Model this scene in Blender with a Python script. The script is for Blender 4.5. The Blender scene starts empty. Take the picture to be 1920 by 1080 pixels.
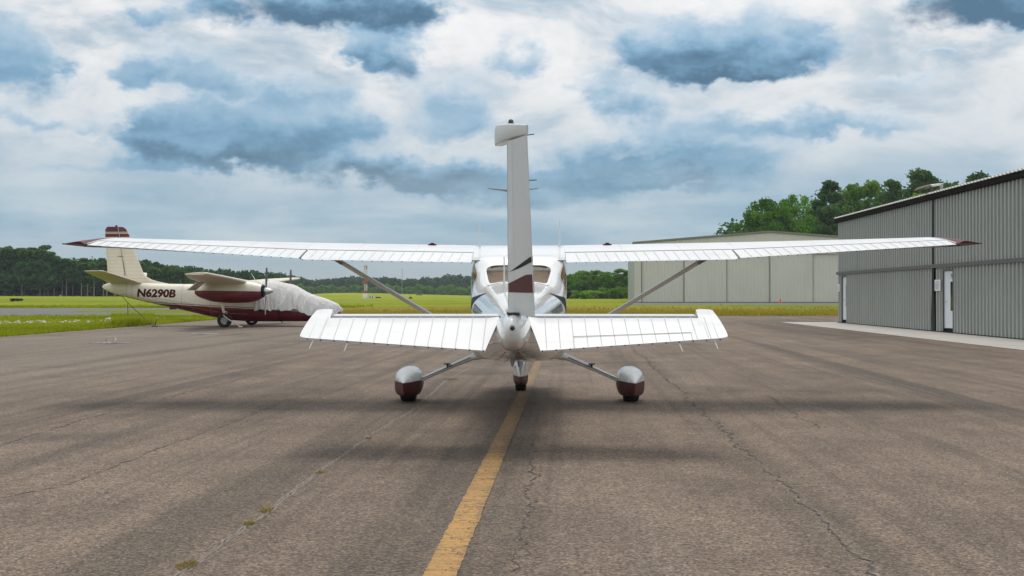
import bpy, bmesh, math, random
import numpy as np
from mathutils import Vector, Matrix

R = math.radians
sc = bpy.context.scene
COL = sc.collection
F, CH, HY = 2300.0, 1.314, 553.0           # focal length in photo pixels, eye height, horizon row
rnd = random.Random(7)
nrng = np.random.default_rng(11)

def gp(px, py):                             # where a ray through a photo pixel meets the ground
    d = F*CH/(py-HY)
    return ((px-960)/F*d, d)
def wx(px, d): return (px-960)/F*d
def wz(py, d): return CH+(HY-py)/F*d

# ------------------------------------------------------------------ materials
class NT:
    def __init__(s, tree): s.t = tree
    def n(s, typ, ins=None, **pr):
        nd = s.t.nodes.new(typ)
        for k, v in pr.items(): setattr(nd, k, v)
        for k, v in (ins or {}).items():
            sk = nd.inputs[k]
            if isinstance(v, bpy.types.NodeSocket): s.t.links.new(v, sk)
            else: sk.default_value = v
        return nd
    def math(s, op, a, b=0.0, c=0.0, clamp=False):
        return s.n('ShaderNodeMath', {0: a, 1: b, 2: c}, operation=op, use_clamp=clamp).outputs[0]
    def vmath(s, op, a, b=(0, 0, 0)):
        return s.n('ShaderNodeVectorMath', {0: a, 1: b}, operation=op)
    def noise(s, vec, scale, detail=4, rough=.55, dist=0.0):
        return s.n('ShaderNodeTexNoise', {'Vector': vec, 'Scale': scale, 'Detail': detail, 'Roughness': rough, 'Distortion': dist})
    def ramp(s, fac, stops, interp='LINEAR'):
        nd = s.n('ShaderNodeValToRGB', {0: fac}); cr = nd.color_ramp; cr.interpolation = interp
        while len(cr.elements) < len(stops): cr.elements.new(.5)
        for e, (p, c) in zip(cr.elements, stops):
            e.position = p; e.color = (*c, 1) if len(c) == 3 else c
        return nd.outputs[0]
    def mix(s, fac, a, b, blend='MIX'):
        nd = s.n('ShaderNodeMix', data_type='RGBA', blend_type=blend)
        for k, v in ((0, fac), (6, a), (7, b)):
            if isinstance(v, bpy.types.NodeSocket): s.t.links.new(v, nd.inputs[k])
            else: nd.inputs[k].default_value = v if k == 0 else ((*v, 1) if len(v) == 3 else v)
        return nd.outputs[2]
    def mrange(s, v, a, b, c=0.0, d=1.0, smooth=True):
        return s.n('ShaderNodeMapRange', {0: v, 1: a, 2: b, 3: c, 4: d}, interpolation_type='SMOOTHSTEP' if smooth else 'LINEAR').outputs[0]
    def mapping(s, vec, scale=(1, 1, 1), loc=(0, 0, 0), rot=(0, 0, 0)):
        return s.n('ShaderNodeMapping', {'Vector': vec, 'Scale': scale, 'Location': loc, 'Rotation': rot}).outputs[0]

def new_mat(name):
    m = bpy.data.materials.new(name); m.use_nodes = True
    t = NT(m.node_tree); b = m.node_tree.nodes['Principled BSDF']
    return m, t, b
def setb(b, **k):
    al = dict(color='Base Color', rough='Roughness', metal='Metallic', coat='Coat Weight', coatr='Coat Roughness', trans='Transmission Weight', ior='IOR', spec='Specular IOR Level')
    for q, v in k.items():
        b.inputs[al[q]].default_value = (*v, 1) if q == 'color' else v

def simple(name, color, rough=.5, metal=0, coat=0, var=.12, scale=6., bump=0., bscale=40., spec=.5, dirt=None):
    """a surface with a soft procedural variation of tone, gloss and (optional) fine bump"""
    m, t, b = new_mat(name)
    setb(b, rough=rough, metal=metal, coat=coat, coatr=.06, spec=spec)
    co = t.n('ShaderNodeTexCoord').outputs['Object']
    nz = t.noise(co, scale, 5).outputs[0]
    lo = tuple(c*(1-var) for c in color); hi = tuple(min(1, c*(1+var)) for c in color)
    cc = t.ramp(nz, [(.3, lo), (.7, hi)])
    if dirt:
        n2 = t.noise(t.mapping(co, dirt[2] if len(dirt) > 2 else (1, 1, 1)), dirt[1], 6, .65).outputs[0]
        cc = t.mix(t.mrange(n2, .52, .75, 0, .55), cc, dirt[0])
    t.t.links.new(cc, b.inputs['Base Color'])
    rr = t.mrange(nz, .2, .8, max(0, rough*.8), min(1, rough*1.2)); t.t.links.new(rr, b.inputs['Roughness'])
    if bump:
        bn = t.noise(co, bscale, 3).outputs[0]
        t.t.links.new(t.n('ShaderNodeBump', {'Height': bn, 'Strength': bump, 'Distance': .01}).outputs[0], b.inputs['Normal'])
    return m

M = {}
M['white'] = simple('white_paint', (.76, .76, .75), .22, coat=.8, var=.03, scale=2.0, dirt=((.62, .61, .58), 1.6, (1, .35, 1)))
M['whiteflat'] = simple('white_rudder_paint', (.61, .615, .62), .42, coat=.1, var=.03)
M['whitew'] = simple('white_wing_paint', (.635, .635, .635), .42, coat=.1, var=.03, scale=1.5, dirt=((.52, .515, .50), 2.4, (.4, 2, 1)))
M['seam'] = simple('panel_seam', (.46, .46, .465), .6, var=.2)
M['ridge'] = simple('pressed_ridge_paint', (.54, .54, .54), .5, var=.1)
M['seamdark'] = simple('gap_seal', (.05, .05, .055), .7, var=.2)
M['silver'] = simple('silver_paint', (.70, .71, .70), .25, coat=.6, metal=.0, var=.04, scale=3)
M['maroon'] = simple('maroon_paint', (.072, .004, .010), .38, spec=.25, coat=.0, var=.15, scale=3)
M['maroondull'] = simple('weathered_maroon_paint', (.155, .014, .026), .4, coat=.2, var=.25, scale=2.0, dirt=((.27, .10, .10), 1.7))
M['black'] = simple('black_paint', (.012, .013, .016), .5, spec=.15, var=.2)
M['rubber'] = simple('tyre_rubber', (.018, .018, .019), .8, var=.3, bump=.3)
M['alu'] = simple('bare_metal', (.55, .55, .54), .3, metal=.9, var=.1)
M['greymetal'] = simple('grey_painted_metal', (.30, .30, .29), .45, var=.1)
M['darkmetal'] = simple('dark_metal', (.05, .05, .052), .5, metal=.3, var=.2)
M['twinseam'] = simple('weathered_seam', (.33, .27, .20), .7, var=.3)
M['propgrey'] = simple('propeller_grey', (.12, .12, .125), .45, var=.15)
M['tan'] = simple('tan_upholstery', (.80, .60, .40), .8, var=.15, scale=4)
M['liner'] = simple('cabin_lining', (.50, .42, .31), .8, var=.1)
M['cream'] = simple('cream_paint', (.70, .62, .49), .45, coat=.15, var=.06, scale=1.5, dirt=((.46, .37, .24), 1.3, (1, 1, 2)))
M['concrete'] = simple('pale_concrete', (.41, .385, .345), .85, var=.1, scale=1.2, bump=.15, dirt=((.36, .33, .29), .8))
M['orange'] = simple('cone_plastic', (.75, .06, .02), .5, var=.05)
M['rope'] = simple('rope_fibre', (.10, .08, .06), .9, var=.3)
M['steel'] = simple('weathered_steel', (.45, .43, .40), .5, metal=.5, var=.2)
M['paper'] = simple('notice_paper', (.78, .80, .80), .5, var=.03)
M['ink'] = simple('printed_ink', (.16, .17, .19), .6, var=.1)
M['doorwhite'] = simple('white_door_paint', (.72, .76, .80), .35, var=.03)
M['trimdark'] = simple('dark_brown_trim', (.012, .009, .007), .8, spec=.1, var=.2)
M['rooflite'] = simple('roof_sheet', (.62, .60, .56), .4, var=.08)
M['gal'] = simple('grey_wall_sheet', (.33, .345, .32), .38, var=.05, scale=.7, coat=.15, dirt=((.29, .285, .25), .9, (1, 1, .25)))
M['rail'] = simple('grey_door_rail', (.095, .095, .09), .5, var=.15)
M['beige'] = simple('beige_wall_sheet', (.60, .575, .485), .5, var=.04, scale=.2, dirt=((.52, .495, .41), .25, (1, 1, .2)))
M['beigetrim'] = simple('olive_roof_trim', (.20, .20, .15), .5, var=.1)
M['redw'] = None
M['bark'] = simple('bark', (.17, .14, .11), .9, var=.3, scale=2)
M['barkpale'] = simple('pine_bark', (.26, .22, .18), .9, var=.3, scale=2)
M['stone'] = simple('pale_stone', (.40, .375, .32), .8, var=.25, scale=3)
M['soil'] = simple('gritty_crack_filling', (.055, .045, .034), .95, var=.5, scale=14)
M['grit'] = simple('pale_crack_edge', (.19, .158, .13), .95, var=.35, scale=25)

def glass(name, tint, rough=.02):
    m, t, b = new_mat(name)
    out = t.t.nodes['Material Output']
    tr = t.n('ShaderNodeBsdfTransparent', {0: (*tint, 1)}).outputs[0]
    gl = t.n('ShaderNodeBsdfGlossy', {0: (.9, .9, .9, 1), 1: rough}).outputs[0]
    fr = t.n('ShaderNodeFresnel', {0: 1.5}).outputs[0]
    mx = t.n('ShaderNodeMixShader', {0: t.math('MINIMUM', t.math('MULTIPLY', fr, .55), 1.0), 1: tr, 2: gl}).outputs[0]
    t.t.links.new(mx, out.inputs[0]); t.t.nodes.remove(b)
    return m
M['glass'] = glass('tinted_window', (.90, .80, .66))
M['darkglass'] = simple('dark_door_glass', (.02, .023, .026), .08, var=.2)

def leafmat(name, dark, light, transl=.25):
    m, t, b = new_mat(name)
    out = t.t.nodes['Material Output']
    geo = t.n('ShaderNodeNewGeometry'); oi = t.n('ShaderNodeObjectInfo')
    a = t.math('ADD', t.math('MULTIPLY', geo.outputs['Random Per Island'], .6), t.math('MULTIPLY', oi.outputs['Random'], .4))
    pz = t.noise(geo.outputs['Position'], .12, 3).outputs[0]
    a = t.math('ADD', t.math('MULTIPLY', a, .6), t.mrange(pz, .3, .7, 0, .4), clamp=True)
    c = t.ramp(a, [(.1, dark), (.9, light)])
    df = t.n('ShaderNodeBsdfDiffuse', {0: c}).outputs[0]
    tl = t.n('ShaderNodeBsdfTranslucent', {0: c}).outputs[0]
    mx = t.n('ShaderNodeMixShader', {0: transl, 1: df, 2: tl}).outputs[0]
    t.t.links.new(mx, out.inputs[0]); t.t.nodes.remove(b)
    return m
M['pine'] = leafmat('pine_needles', (.028, .075, .022), (.135, .25, .06), .4)
M['broad'] = leafmat('broad_leaves', (.035, .11, .010), (.18, .36, .035), .45)
M['pale'] = leafmat('young_leaves', (.06, .15, .012), (.25, .42, .045), .4)
M['far'] = leafmat('distant_leaves', (.022, .062, .026), (.085, .17, .055), .3)
M['weed'] = leafmat('weed_leaves', (.19, .145, .05), (.46, .35, .13), .35)
M['blade'] = leafmat('grass_blades', (.15, .21, .010), (.42, .44, .03), .45)
M['dryblade'] = leafmat('dry_grass_blades', (.20, .20, .015), (.46, .37, .07), .45)

# two tone paint of the parked twin: a paint edge on the fuselage at its own height
def twotone(name, zbase, slope, x0, stripe):
    m, t, b = new_mat(name); setb(b, rough=.42, coat=.2, coatr=.1)
    co = t.n('ShaderNodeTexCoord').outputs['Object']; s = t.n('ShaderNodeSeparateXYZ', {0: co})
    edge = t.math('ADD', zbase, t.math('MULTIPLY', t.math('SUBTRACT', s.outputs[0], x0), slope))
    rel = t.math('SUBTRACT', s.outputs[2], edge)
    n1 = t.noise(co, 1.4, 6, .6).outputs[0]; n2 = t.noise(t.mapping(co, (.6, 1, 3)), 2.2, 6, .65).outputs[0]
    cr = t.mix(t.mrange(n2, .5, .78, 0, .5), t.ramp(n1, [(.3, (.68, .61, .49)), (.7, (.77, .70, .57))]), (.42, .34, .23))
    ma = t.mix(t.mrange(n2, .52, .8, 0, .5), t.ramp(n1, [(.3, (.10, .008, .018)), (.7, (.17, .014, .03))]), (.26, .10, .10))
    c = t.mix(t.math('GREATER_THAN', rel, 0.0), ma, cr)
    if stripe:
        ins = t.math('MULTIPLY', t.math('GREATER_THAN', rel, .035), t.math('LESS_THAN', rel, .06))
        c = t.mix(ins, c, (.14, .012, .025))
    t.t.links.new(c, b.inputs['Base Color'])
    return m
M['twin_body'] = twotone('cream_over_maroon_paint', .955, -.052, -3.8, True)
M['twin_nacelle'] = twotone('cream_over_maroon_nacelle_paint', 1.475, -.012, 0, False)
def finmat():
    m, t, b = new_mat('cream_fin_paint_with_maroon_top'); setb(b, rough=.45, coat=.15)
    co = t.n('ShaderNodeTexCoord').outputs['Object']; s = t.n('ShaderNodeSeparateXYZ', {0: co}); z = s.outputs[2]
    n2 = t.noise(t.mapping(co, (1, 1, .5)), 2.0, 6, .65).outputs[0]
    cr = t.mix(t.mrange(n2, .5, .78, 0, .4), (.75, .67, .54), (.52, .45, .34))
    w = t.math('FRACT', t.math('MULTIPLY', z, 6.5))                      # stiffening beads pressed into the skin
    bead = t.math('MULTIPLY', t.math('LESS_THAN', w, .1), t.math('LESS_THAN', z, 3.6))
    cr = t.mix(t.math('MULTIPLY', bead, .35), cr, (.36, .30, .2))
    c = t.mix(t.math('GREATER_THAN', z, 3.76), cr, (.11, .012, .02))
    for a in (3.90, 3.95):
        ins = t.math('MULTIPLY', t.math('GREATER_THAN', z, a), t.math('LESS_THAN', z, a+.03))
        c = t.mix(ins, c, (.62, .55, .42))
    t.t.links.new(c, b.inputs['Base Color'])
    return m
M['twin_fin'] = finmat()
def towermat():
    m, t, b = new_mat('red_and_white_tower_paint'); setb(b, rough=.5)
    co = t.n('ShaderNodeTexCoord').outputs['Object']; z = t.n('ShaderNodeSeparateXYZ', {0: co}).outputs[2]
    w = t.math('LESS_THAN', t.math('FRACT', t.math('MULTIPLY', z, .21)), .56)
    n = t.noise(co, 3, 3).outputs[0]
    c = t.mix(w, t.ramp(n, [(.3, (.6, .58, .56)), (.7, (.72, .7, .68))]), t.ramp(n, [(.3, (.42, .10, .07)), (.7, (.52, .14, .10))]))
    t.t.links.new(c, b.inputs['Base Color']); return m
M['tower'] = towermat()

def canvas():
    m, t, b = new_mat('grey_canvas'); setb(b, rough=.9, spec=.2)
    co = t.n('ShaderNodeTexCoord').outputs['Object']
    n1 = t.noise(co, 1.5, 6, .6).outputs[0]; n2 = t.noise(co, 60, 2).outputs[0]
    c = t.mix(t.mrange(n1, .5, .75, 0, .4), (.68, .655, .63), (.57, .54, .51))
    t.t.links.new(c, b.inputs['Base Color'])
    n3 = t.noise(t.mapping(co, (3.5, 3.5, .8)), 2.2, 4, .6, .8).outputs[0]
    h = t.math('ADD', t.math('MULTIPLY', n2, .1), n3)
    t.t.links.new(t.n('ShaderNodeBump', {'Height': h, 'Strength': 1.0, 'Distance': .07}).outputs[0], b.inputs['Normal'])
    return m
M['canvas'] = canvas()

def asphalt():
    m, t, b = new_mat('worn_asphalt'); setb(b, rough=.88, spec=.25)
    co = t.n('ShaderNodeTexCoord').outputs['Object']
    rot = t.mapping(co, (1, 1, 1), (0, 0, 0), (0, 0, R(2.9)))             # paving lanes run a little east of the view
    s = t.n('ShaderNodeSeparateXYZ', {0: rot}); x, y = s.outputs[0], s.outputs[1]
    big = t.noise(t.mapping(rot, (.5, .16, 1)), .55, 5, .6).outputs[0]
    med = t.noise(t.mapping(rot, (1, .6, 1)), 1.3, 6, .62).outputs[0]
    lane = t.noise(t.mapping(rot, (1.1, .03, 1)), 1.0, 4, .6).outputs[0]
    sm = t.noise(rot, 9., 4, .6).outputs[0]
    base = t.ramp(t.math('ADD', t.math('MULTIPLY', big, .5), t.math('MULTIPLY', med, .5)),
                  [(.30, (.068, .052, .041)), (.45, (.116, .088, .068)), (.58, (.160, .120, .091)), (.72, (.20, .152, .117))])
    base = t.mix(t.mrange(lane, .50, .64, 0, .55), base, (.058, .048, .040))
    base = t.mix(t.mrange(lane, .46, .30, 0, .25), base, (.175, .15, .128))
    # the older, greyer apron along the west side
    grey = t.mrange(t.math('ADD', x, t.math('MULTIPLY', t.math('SUBTRACT', lane, .5), 5.)), -5.5, -10.5, 0, .7)
    base = t.mix(grey, base, t.mix(big, (.10, .082, .067), (.20, .166, .137)))
    # straight dark construction seams
    wob = t.math('MULTIPLY', t.math('SUBTRACT', t.noise(rot, .7, 4).outputs[0], .5), .22)
    for xx, w, f in ((4.92, .22, .55), (8.3, .12, .3), (-6.1, .15, .3), (-9.4, .3, .35), (-12.2, .18, .3), (2.15, .12, .18)):
        dd = t.math('ABSOLUTE', t.math('SUBTRACT', t.math('ADD', x, wob), xx))
        base = t.mix(t.math('MULTIPLY', t.mrange(dd, w, w*.35, 0, f), t.mrange(med, .35, .55, .55, 1)), base, (.045, .040, .037))
    ln2 = t.noise(t.mapping(rot, (4.5, .035, 1)), 1.0, 3, .6).outputs[0]
    base = t.mix(t.mrange(ln2, .53, .66, 0, .30), base, (.055, .044, .036))
    base = t.mix(t.mrange(ln2, .42, .33, 0, .22), base, (.20, .165, .135))
    # stains
    st = t.noise(rot, .33, 5, .6).outputs[0]
    base = t.mix(t.mrange(st, .55, .70, 0, .5), base, (.050, .042, .036))
    # stones in the mix
    v = t.n('ShaderNodeTexVoronoi', {'Vector': rot, 'Scale': 92.}).outputs['Color']
    vs = t.n('ShaderNodeSeparateColor', {0: v}).outputs[0]
    v2 = t.noise(rot, 42., 3, .7).outputs[0]
    k = t.math('ADD', t.math('MULTIPLY', vs, .55), t.math('MULTIPLY', v2, .95))
    spk = t.ramp(k, [(.34, (.40, .39, .38)), (.55, (.84, .84, .83)), (.80, (1.14, 1.13, 1.11)), (1.0, (2.1, 2.05, 1.9))])
    # dark pits
    pits = t.noise(rot, 30., 2, .5).outputs[0]
    base = t.mix(t.math('MULTIPLY', t.mrange(pits, .60, .68, 0, .65), t.mrange(med, .3, .6, .25, 1)), base, (.030, .027, .025))
    c = t.mix(1.0, base, spk, 'MULTIPLY')
    c = t.mix(1.0, c, t.ramp(sm, [(.3, (.88, .88, .88)), (.7, (1.1, 1.1, 1.1))]), 'MULTIPLY')
    t.t.links.new(c, b.inputs['Base Color'])
    t.t.links.new(t.n('ShaderNodeBump', {'Height': t.math('ADD', k, t.math('MULTIPLY', pits, -.6)), 'Strength': .55, 'Distance': .006}).outputs[0], b.inputs['Normal'])
    return m
M['asphalt'] = asphalt()

def road():
    m, t, b = new_mat('grey_taxiway_asphalt'); setb(b, rough=.9, spec=.2)
    co = t.n('ShaderNodeTexCoord').outputs['Object']
    a = t.noise(t.mapping(co, (.2, 1, 1)), .5, 6, .65).outputs[0]; d = t.noise(co, 8, 4, .7).outputs[0]
    c = t.mix(.5, t.ramp(a, [(.3, (.10, .095, .092)), (.7, (.19, .18, .17))]), t.ramp(d, [(.3, (.09, .085, .08)), (.7, (.21, .2, .19))]))
    t.t.links.new(c, b.inputs['Base Color']); return m
M['road'] = road()

def grassmat():
    m, t, b = new_mat('meadow_grass'); setb(b, rough=.95, spec=.1)
    co = t.n('ShaderNodeTexCoord').outputs['Object']; s = t.n('ShaderNodeSeparateXYZ', {0: co}); X, Y = s.outputs[0], s.outputs[1]
    a = t.noise(t.mapping(co, (.5, .5, .5)), .09, 6, .65).outputs[0]
    d = t.noise(t.mapping(co, (1, .5, 1)), .6, 6, .7).outputs[0]
    f = t.noise(co, 7., 5, .8).outputs[0]
    k = t.math('ADD', t.math('ADD', t.math('MULTIPLY', a, .45), t.math('MULTIPLY', d, .3)), t.math('MULTIPLY', f, .25))
    c = t.ramp(k, [(.33, (.09, .135, .006)), (.45, (.20, .25, .008)), (.55, (.31, .34, .012)), (.68, (.39, .37, .03))])
    # dry seed heads: a wide patch in front of the field, and a band beyond the apron
    dx = t.math('ABSOLUTE', t.math('DIVIDE', t.math('SUBTRACT', X, 4.), 27.)); dy = t.math('ABSOLUTE', t.math('DIVIDE', t.math('SUBTRACT', Y, 98.), 50.))
    el = t.math('ADD', t.math('POWER', dx, 2.), t.math('POWER', dy, 2.))
    pm = t.mrange(t.math('ADD', el, t.math('MULTIPLY', t.math('SUBTRACT', d, .5), 1.4)), 1.2, .5, 0, .8)
    st = t.noise(t.mapping(co, (.012, .11, 1)), 1.0, 5, .6).outputs[0]
    c = t.mix(t.mrange(st, .50, .66, 0, .5), c, (.13, .18, .010))
    c = t.mix(t.mrange(st, .46, .34, 0, .45), c, (.40, .36, .04))
    c = t.mix(pm, c, t.ramp(f, [(.3, (.20, .145, .018)), (.7, (.42, .30, .06))]))
    c = t.mix(t.mrange(d, .56, .72, 0, .45), c, (.30, .215, .05))
    c = t.mix(t.mrange(f, .58, .75, 0, .35), c, (.36, .38, .10))
    t.t.links.new(c, b.inputs['Base Color'])
    t.t.links.new(t.n('ShaderNodeBump', {'Height': t.math('ADD', f, d), 'Strength': 1.0, 'Distance': .25}).outputs[0], b.inputs['Normal'])
    return m
M['grass'] = grassmat()

_a, _b = gp(825, 1080), gp(1000, 700)
YLS = (_b[0]-_a[0])/(_b[1]-_a[1]); YL0 = _a[0]-YLS*_a[1]
def yellow():
    m, t, b = new_mat('worn_yellow_marking'); setb(b, rough=.8, spec=.25)
    co = t.n('ShaderNodeTexCoord').outputs['Object']; s = t.n('ShaderNodeSeparateXYZ', {0: co})
    n1 = t.noise(t.mapping(co, (1.0, 9, 1)), 2.2, 6, .7).outputs[0]       # cross-wise craze lines
    n2 = t.noise(co, 45, 4, .7).outputs[0]; n3 = t.noise(t.mapping(co, (2, .5, 1)), .9, 4).outputs[0]
    yel = t.mix(n3, (.46, .255, .075), (.38, .215, .075))
    yel = t.mix(t.mrange(n2, .5, .7, 0, .5), yel, (.36, .20, .07))
    ve = t.n('ShaderNodeTexVoronoi', {'Vector': t.mapping(t.vmath('ADD', co, t.vmath('SCALE', t.noise(co, 6, 3).outputs[1]).outputs[0]).outputs[0], (2.2, 9, 1)), 'Scale': 1.3}, feature='DISTANCE_TO_EDGE').outputs[0]
    far = t.mrange(s.outputs[1], 8.0, 12.0, 0, .13)
    ex = t.math('DIVIDE', t.math('SUBTRACT', s.outputs[0], t.math('ADD', YL0, t.math('MULTIPLY', s.outputs[1], YLS))), .08)
    n3 = t.math('ADD', n3, t.math('ADD', t.mrange(ex, .1, 1., 0, .5), t.mrange(ex, -.6, -1., 0, .3)))
    wear = t.math('ADD', t.math('ADD', t.math('MULTIPLY', n1, .55), t.math('MULTIPLY', n2, .3)), t.math('ADD', far, t.math('MULTIPLY', n3, .15)))
    c = t.mix(t.mrange(wear, .55, .64, 0, .92), yel, (.10, .083, .066))
    c = t.mix(t.mrange(wear, .45, .55, 0, .45), c, (.25, .155, .07))
    c = t.mix(t.mrange(ve, .06, .015, 0, .85), c, (.09, .07, .05))
    t.t.links.new(c, b.inputs['Base Color']); return m
M['yellow'] = yellow()

# ------------------------------------------------------------------ mesh helper
class MB:
    def __init__(s): s.v, s.f, s.m = [], [], []
    def add(s, vs, fs, mi=0):
        o = len(s.v); s.v += [tuple(p) for p in vs]
        for f in fs: s.f.append([i+o for i in f]); s.m.append(mi)
    def box(s, c, d, mi=0, M4=None):
        x, y, z = (q/2 for q in d)
        vs = [Vector((i*x, j*y, k*z)) for i in (-1, 1) for j in (-1, 1) for k in (-1, 1)]
        if M4 is not None: vs = [M4 @ p for p in vs]
        vs = [p+Vector(c) for p in vs]
        s.add(vs, [(0, 1, 3, 2), (4, 6, 7, 5), (0, 4, 5, 1), (2, 3, 7, 6), (0, 2, 6, 4), (1, 5, 7, 3)], mi)
    def bbox(s, a, b, mi=0): s.box([(p+q)/2 for p, q in zip(a, b)], [abs(q-p) for p, q in zip(a, b)], mi)
    def rings(s, rs, cap0=True, cap1=True, mi=0, closed=True, skip=None, mfun=None):
        n = len(rs[0]); o = len(s.v)
        for r in rs: s.v += [tuple(p) for p in r]
        for i in range(len(rs)-1):
            for j in range(n if closed else n-1):
                if skip and skip(i, j): continue
                k = (j+1) % n
                s.f.append([o+i*n+j, o+i*n+k, o+(i+1)*n+k, o+(i+1)*n+j]); s.m.append(mfun(i, j) if mfun else mi)
        if cap0: s.f.append([o+j for j in range(n)][::-1]); s.m.append(1 if mfun else mi)
        if cap1: s.f.append([o+(len(rs)-1)*n+j for j in range(n)]); s.m.append(mfun(len(rs)-2, 0) if mfun else mi)
    def tube(s, pts, rad, n=10, mi=0, flat=1.0):
        pts = [Vector(p) for p in pts]
        rad = rad if isinstance(rad, (list, tuple)) else [rad]*len(pts)
        rs = []
        up = None
        for i, p in enumerate(pts):
            t = (pts[min(i+1, len(pts)-1)]-pts[max(i-1, 0)]).normalized()
            if up is None:
                up = Vector((0, 0, 1)) if abs(t.z) < .9 else Vector((0, 1, 0))
            a = t.cross(up).normalized(); b = a.cross(t).normalized(); up = b
            rs.append([p+a*math.cos(q)*rad[i]*flat+b*math.sin(q)*rad[i] for q in [2*math.pi*k/n for k in range(n)]])
        s.rings(rs, mi=mi)
    def prism(s, poly, t0, t1, mi=0, fn=None):
        """polygon (a,b) given thickness t0..t1; fn maps (a,b,t) to a point"""
        fn = fn or (lambda a, b, t: (a, b, t))
        n = len(poly)
        vs = [fn(a, b, t0) for a, b in poly]+[fn(a, b, t1) for a, b in poly]
        s.add(vs, [list(range(n))[::-1], list(range(n, 2*n))]+[(i, (i+1) % n, n+(i+1) % n, n+i) for i in range(n)], mi)
    def build(s, name, mats, parent=None, smooth=35, loc=None, bevel=0):
        me = bpy.data.meshes.new(name); me.from_pydata(s.v, [], s.f)
        mats = mats if isinstance(mats, (list, tuple)) else [mats]
        for q in mats: me.materials.append(q)
        me.polygons.foreach_set('material_index', s.m)
        bm = bmesh.new(); bm.from_mesh(me); bmesh.ops.recalc_face_normals(bm, faces=bm.faces)
        if bevel: bmesh.ops.bevel(bm, geom=[e for e in bm.edges if e.calc_face_angle(0) > .5], offset=bevel, segments=2, affect='EDGES', profile=.5)
        bm.to_mesh(me); bm.free()
        if smooth:
            me.polygons.foreach_set('use_smooth', [True]*len(me.polygons)); me.set_sharp_from_angle(angle=R(smooth))
        o = bpy.data.objects.new(name, me); COL.objects.link(o)
        if parent: o.parent = parent
        if loc: o.location = loc
        return o
def empty(name, loc=(0, 0, 0), rz=0):
    o = bpy.data.objects.new(name, None); COL.objects.link(o); o.location = loc; o.rotation_euler = (0, 0, rz); o.empty_display_size = .2
    return o
def tag(o, label=None, cat=None, group=None, kind=None):
    for k, v in (('label', label), ('category', cat), ('group', group), ('kind', kind)):
        if v: o[k] = v
    return o
def copy_tree(root):
    r = root.copy(); COL.objects.link(r)
    for ch in list(root.children):
        c = ch.copy(); COL.objects.link(c); c.parent = r
        for g in list(ch.children):
            d = g.copy(); COL.objects.link(d); d.parent = c
    return r
def crom(keys, y):
    """smooth interpolation through keyed rows (first column is the key)"""
    n = len(keys)
    if y <= keys[0][0]: return list(keys[0][1:])
    if y >= keys[-1][0]: return list(keys[-1][1:])
    i = max(k for k in range(n-1) if keys[k][0] <= y)
    a, b = keys[i], keys[i+1]; h = b[0]-a[0]; t = (y-a[0])/h
    out = []
    for c in range(1, len(a)):
        d = (b[c]-a[c])/h
        def slope(j):
            if j <= 0 or j >= n-1: return None
            l = (keys[j][c]-keys[j-1][c])/(keys[j][0]-keys[j-1][0]); r = (keys[j+1][c]-keys[j][c])/(keys[j+1][0]-keys[j][0])
            return 0. if l*r <= 0 else 2*l*r/(l+r)
        m0, m1 = slope(i), slope(i+1)
        m0 = d if m0 is None else m0; m1 = d if m1 is None else m1
        t2, t3 = t*t, t*t*t
        out.append((2*t3-3*t2+1)*a[c]+(t3-2*t2+t)*h*m0+(-2*t3+3*t2)*b[c]+(t3-t2)*h*m1)
    return out
def sgnp(v, e): return math.copysign(abs(v)**e, v)
def ring_xz(th, zb, zt, hw, nn, zcf=.45):
    zc = zb+zcf*(zt-zb); e = 2./nn
    x = hw*sgnp(math.cos(th), e); s_ = sgnp(math.sin(th), e)
    return x, zc+(zt-zc)*s_ if s_ > 0 else zc+(zc-zb)*s_

# ------------------------------------------------------------------ THE WHITE SINGLE-ENGINE AIRPLANE (local frame: origin between main tyres, y forward)
YAW = R(-.95)
plane = empty('high_wing_airplane', (.092, 15.11, 0), YAW)
tag(plane, 'white high wing propeller airplane with maroon wheel fairings straddling the yellow line', 'airplane')

FUS = [  # y, bottom, top, half width, squareness
 (-5.36, 1.005, 1.085, .030, 2.0), (-5.33, .96, 1.115, .058, 2.0), (-5.25, .905, 1.145, .088, 2.1), (-5.08, .862, 1.168, .116, 2.2), (-4.6, .822, 1.192, .165, 2.3),
 (-3.6, .74, 1.262, .275, 2.4), (-2.6, .652, 1.352, .39, 2.6), (-1.9, .598, 1.412, .472, 2.9), (-1.56, .575, 1.447, .512, 3.1), (-.84, .555, 1.672, .556, 4.4),
 (-.66, .55, 1.76, .563, 7.5), (-.4, .545, 1.79, .566, 8.0), (.2, .54, 1.80, .57, 8.0), (.85, .535, 1.78, .57, 7.0), (1.1, .535, 1.62, .568, 5), (1.48, .535, 1.33, .555, 3.4), (2.0, .56, 1.28, .52, 3.2), (2.45, .63, 1.22, .45, 2.9), (2.66, .72, 1.12, .33, 2.5)]
ys = sorted(set([round(-5.36+.06*i, 3) for i in range(134) if -5.36+.06*i < 2.66]+[-5.36, -5.33, -1.5, -.86, -1.0, -.48, -.30, .55, .95, 1.42, 2.66]))
NT_ = 120
ths = [2*math.pi*j/NT_ for j in range(NT_)]
def fring(y, off=0.):
    zb, zt, hw, nn = crom(FUS, y)
    return [(x, y, z) for x, z in (ring_xz(t, zb-off, zt+off, hw+off, nn) for t in ths)]
def deg(j): return 360.*(j+.5)/NT_
HOLES = {'rear_window': (-1.5, -.86, 61, 119), 'windshield': (.95, 1.42, 33, 147)}
SIDE = [(-1.0, -.48, 14, 43), (-.30, .55, 12, 43)]
def in_hole(y, dgr):
    for a, b, c, d in HOLES.values():
        if a <= y <= b and c < dgr < d: return True
    for a, b, c, d in SIDE:
        if a <= y <= b and (c < dgr < d or 180-d < dgr < 180-c): return True
    return False
mb = MB()
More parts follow.
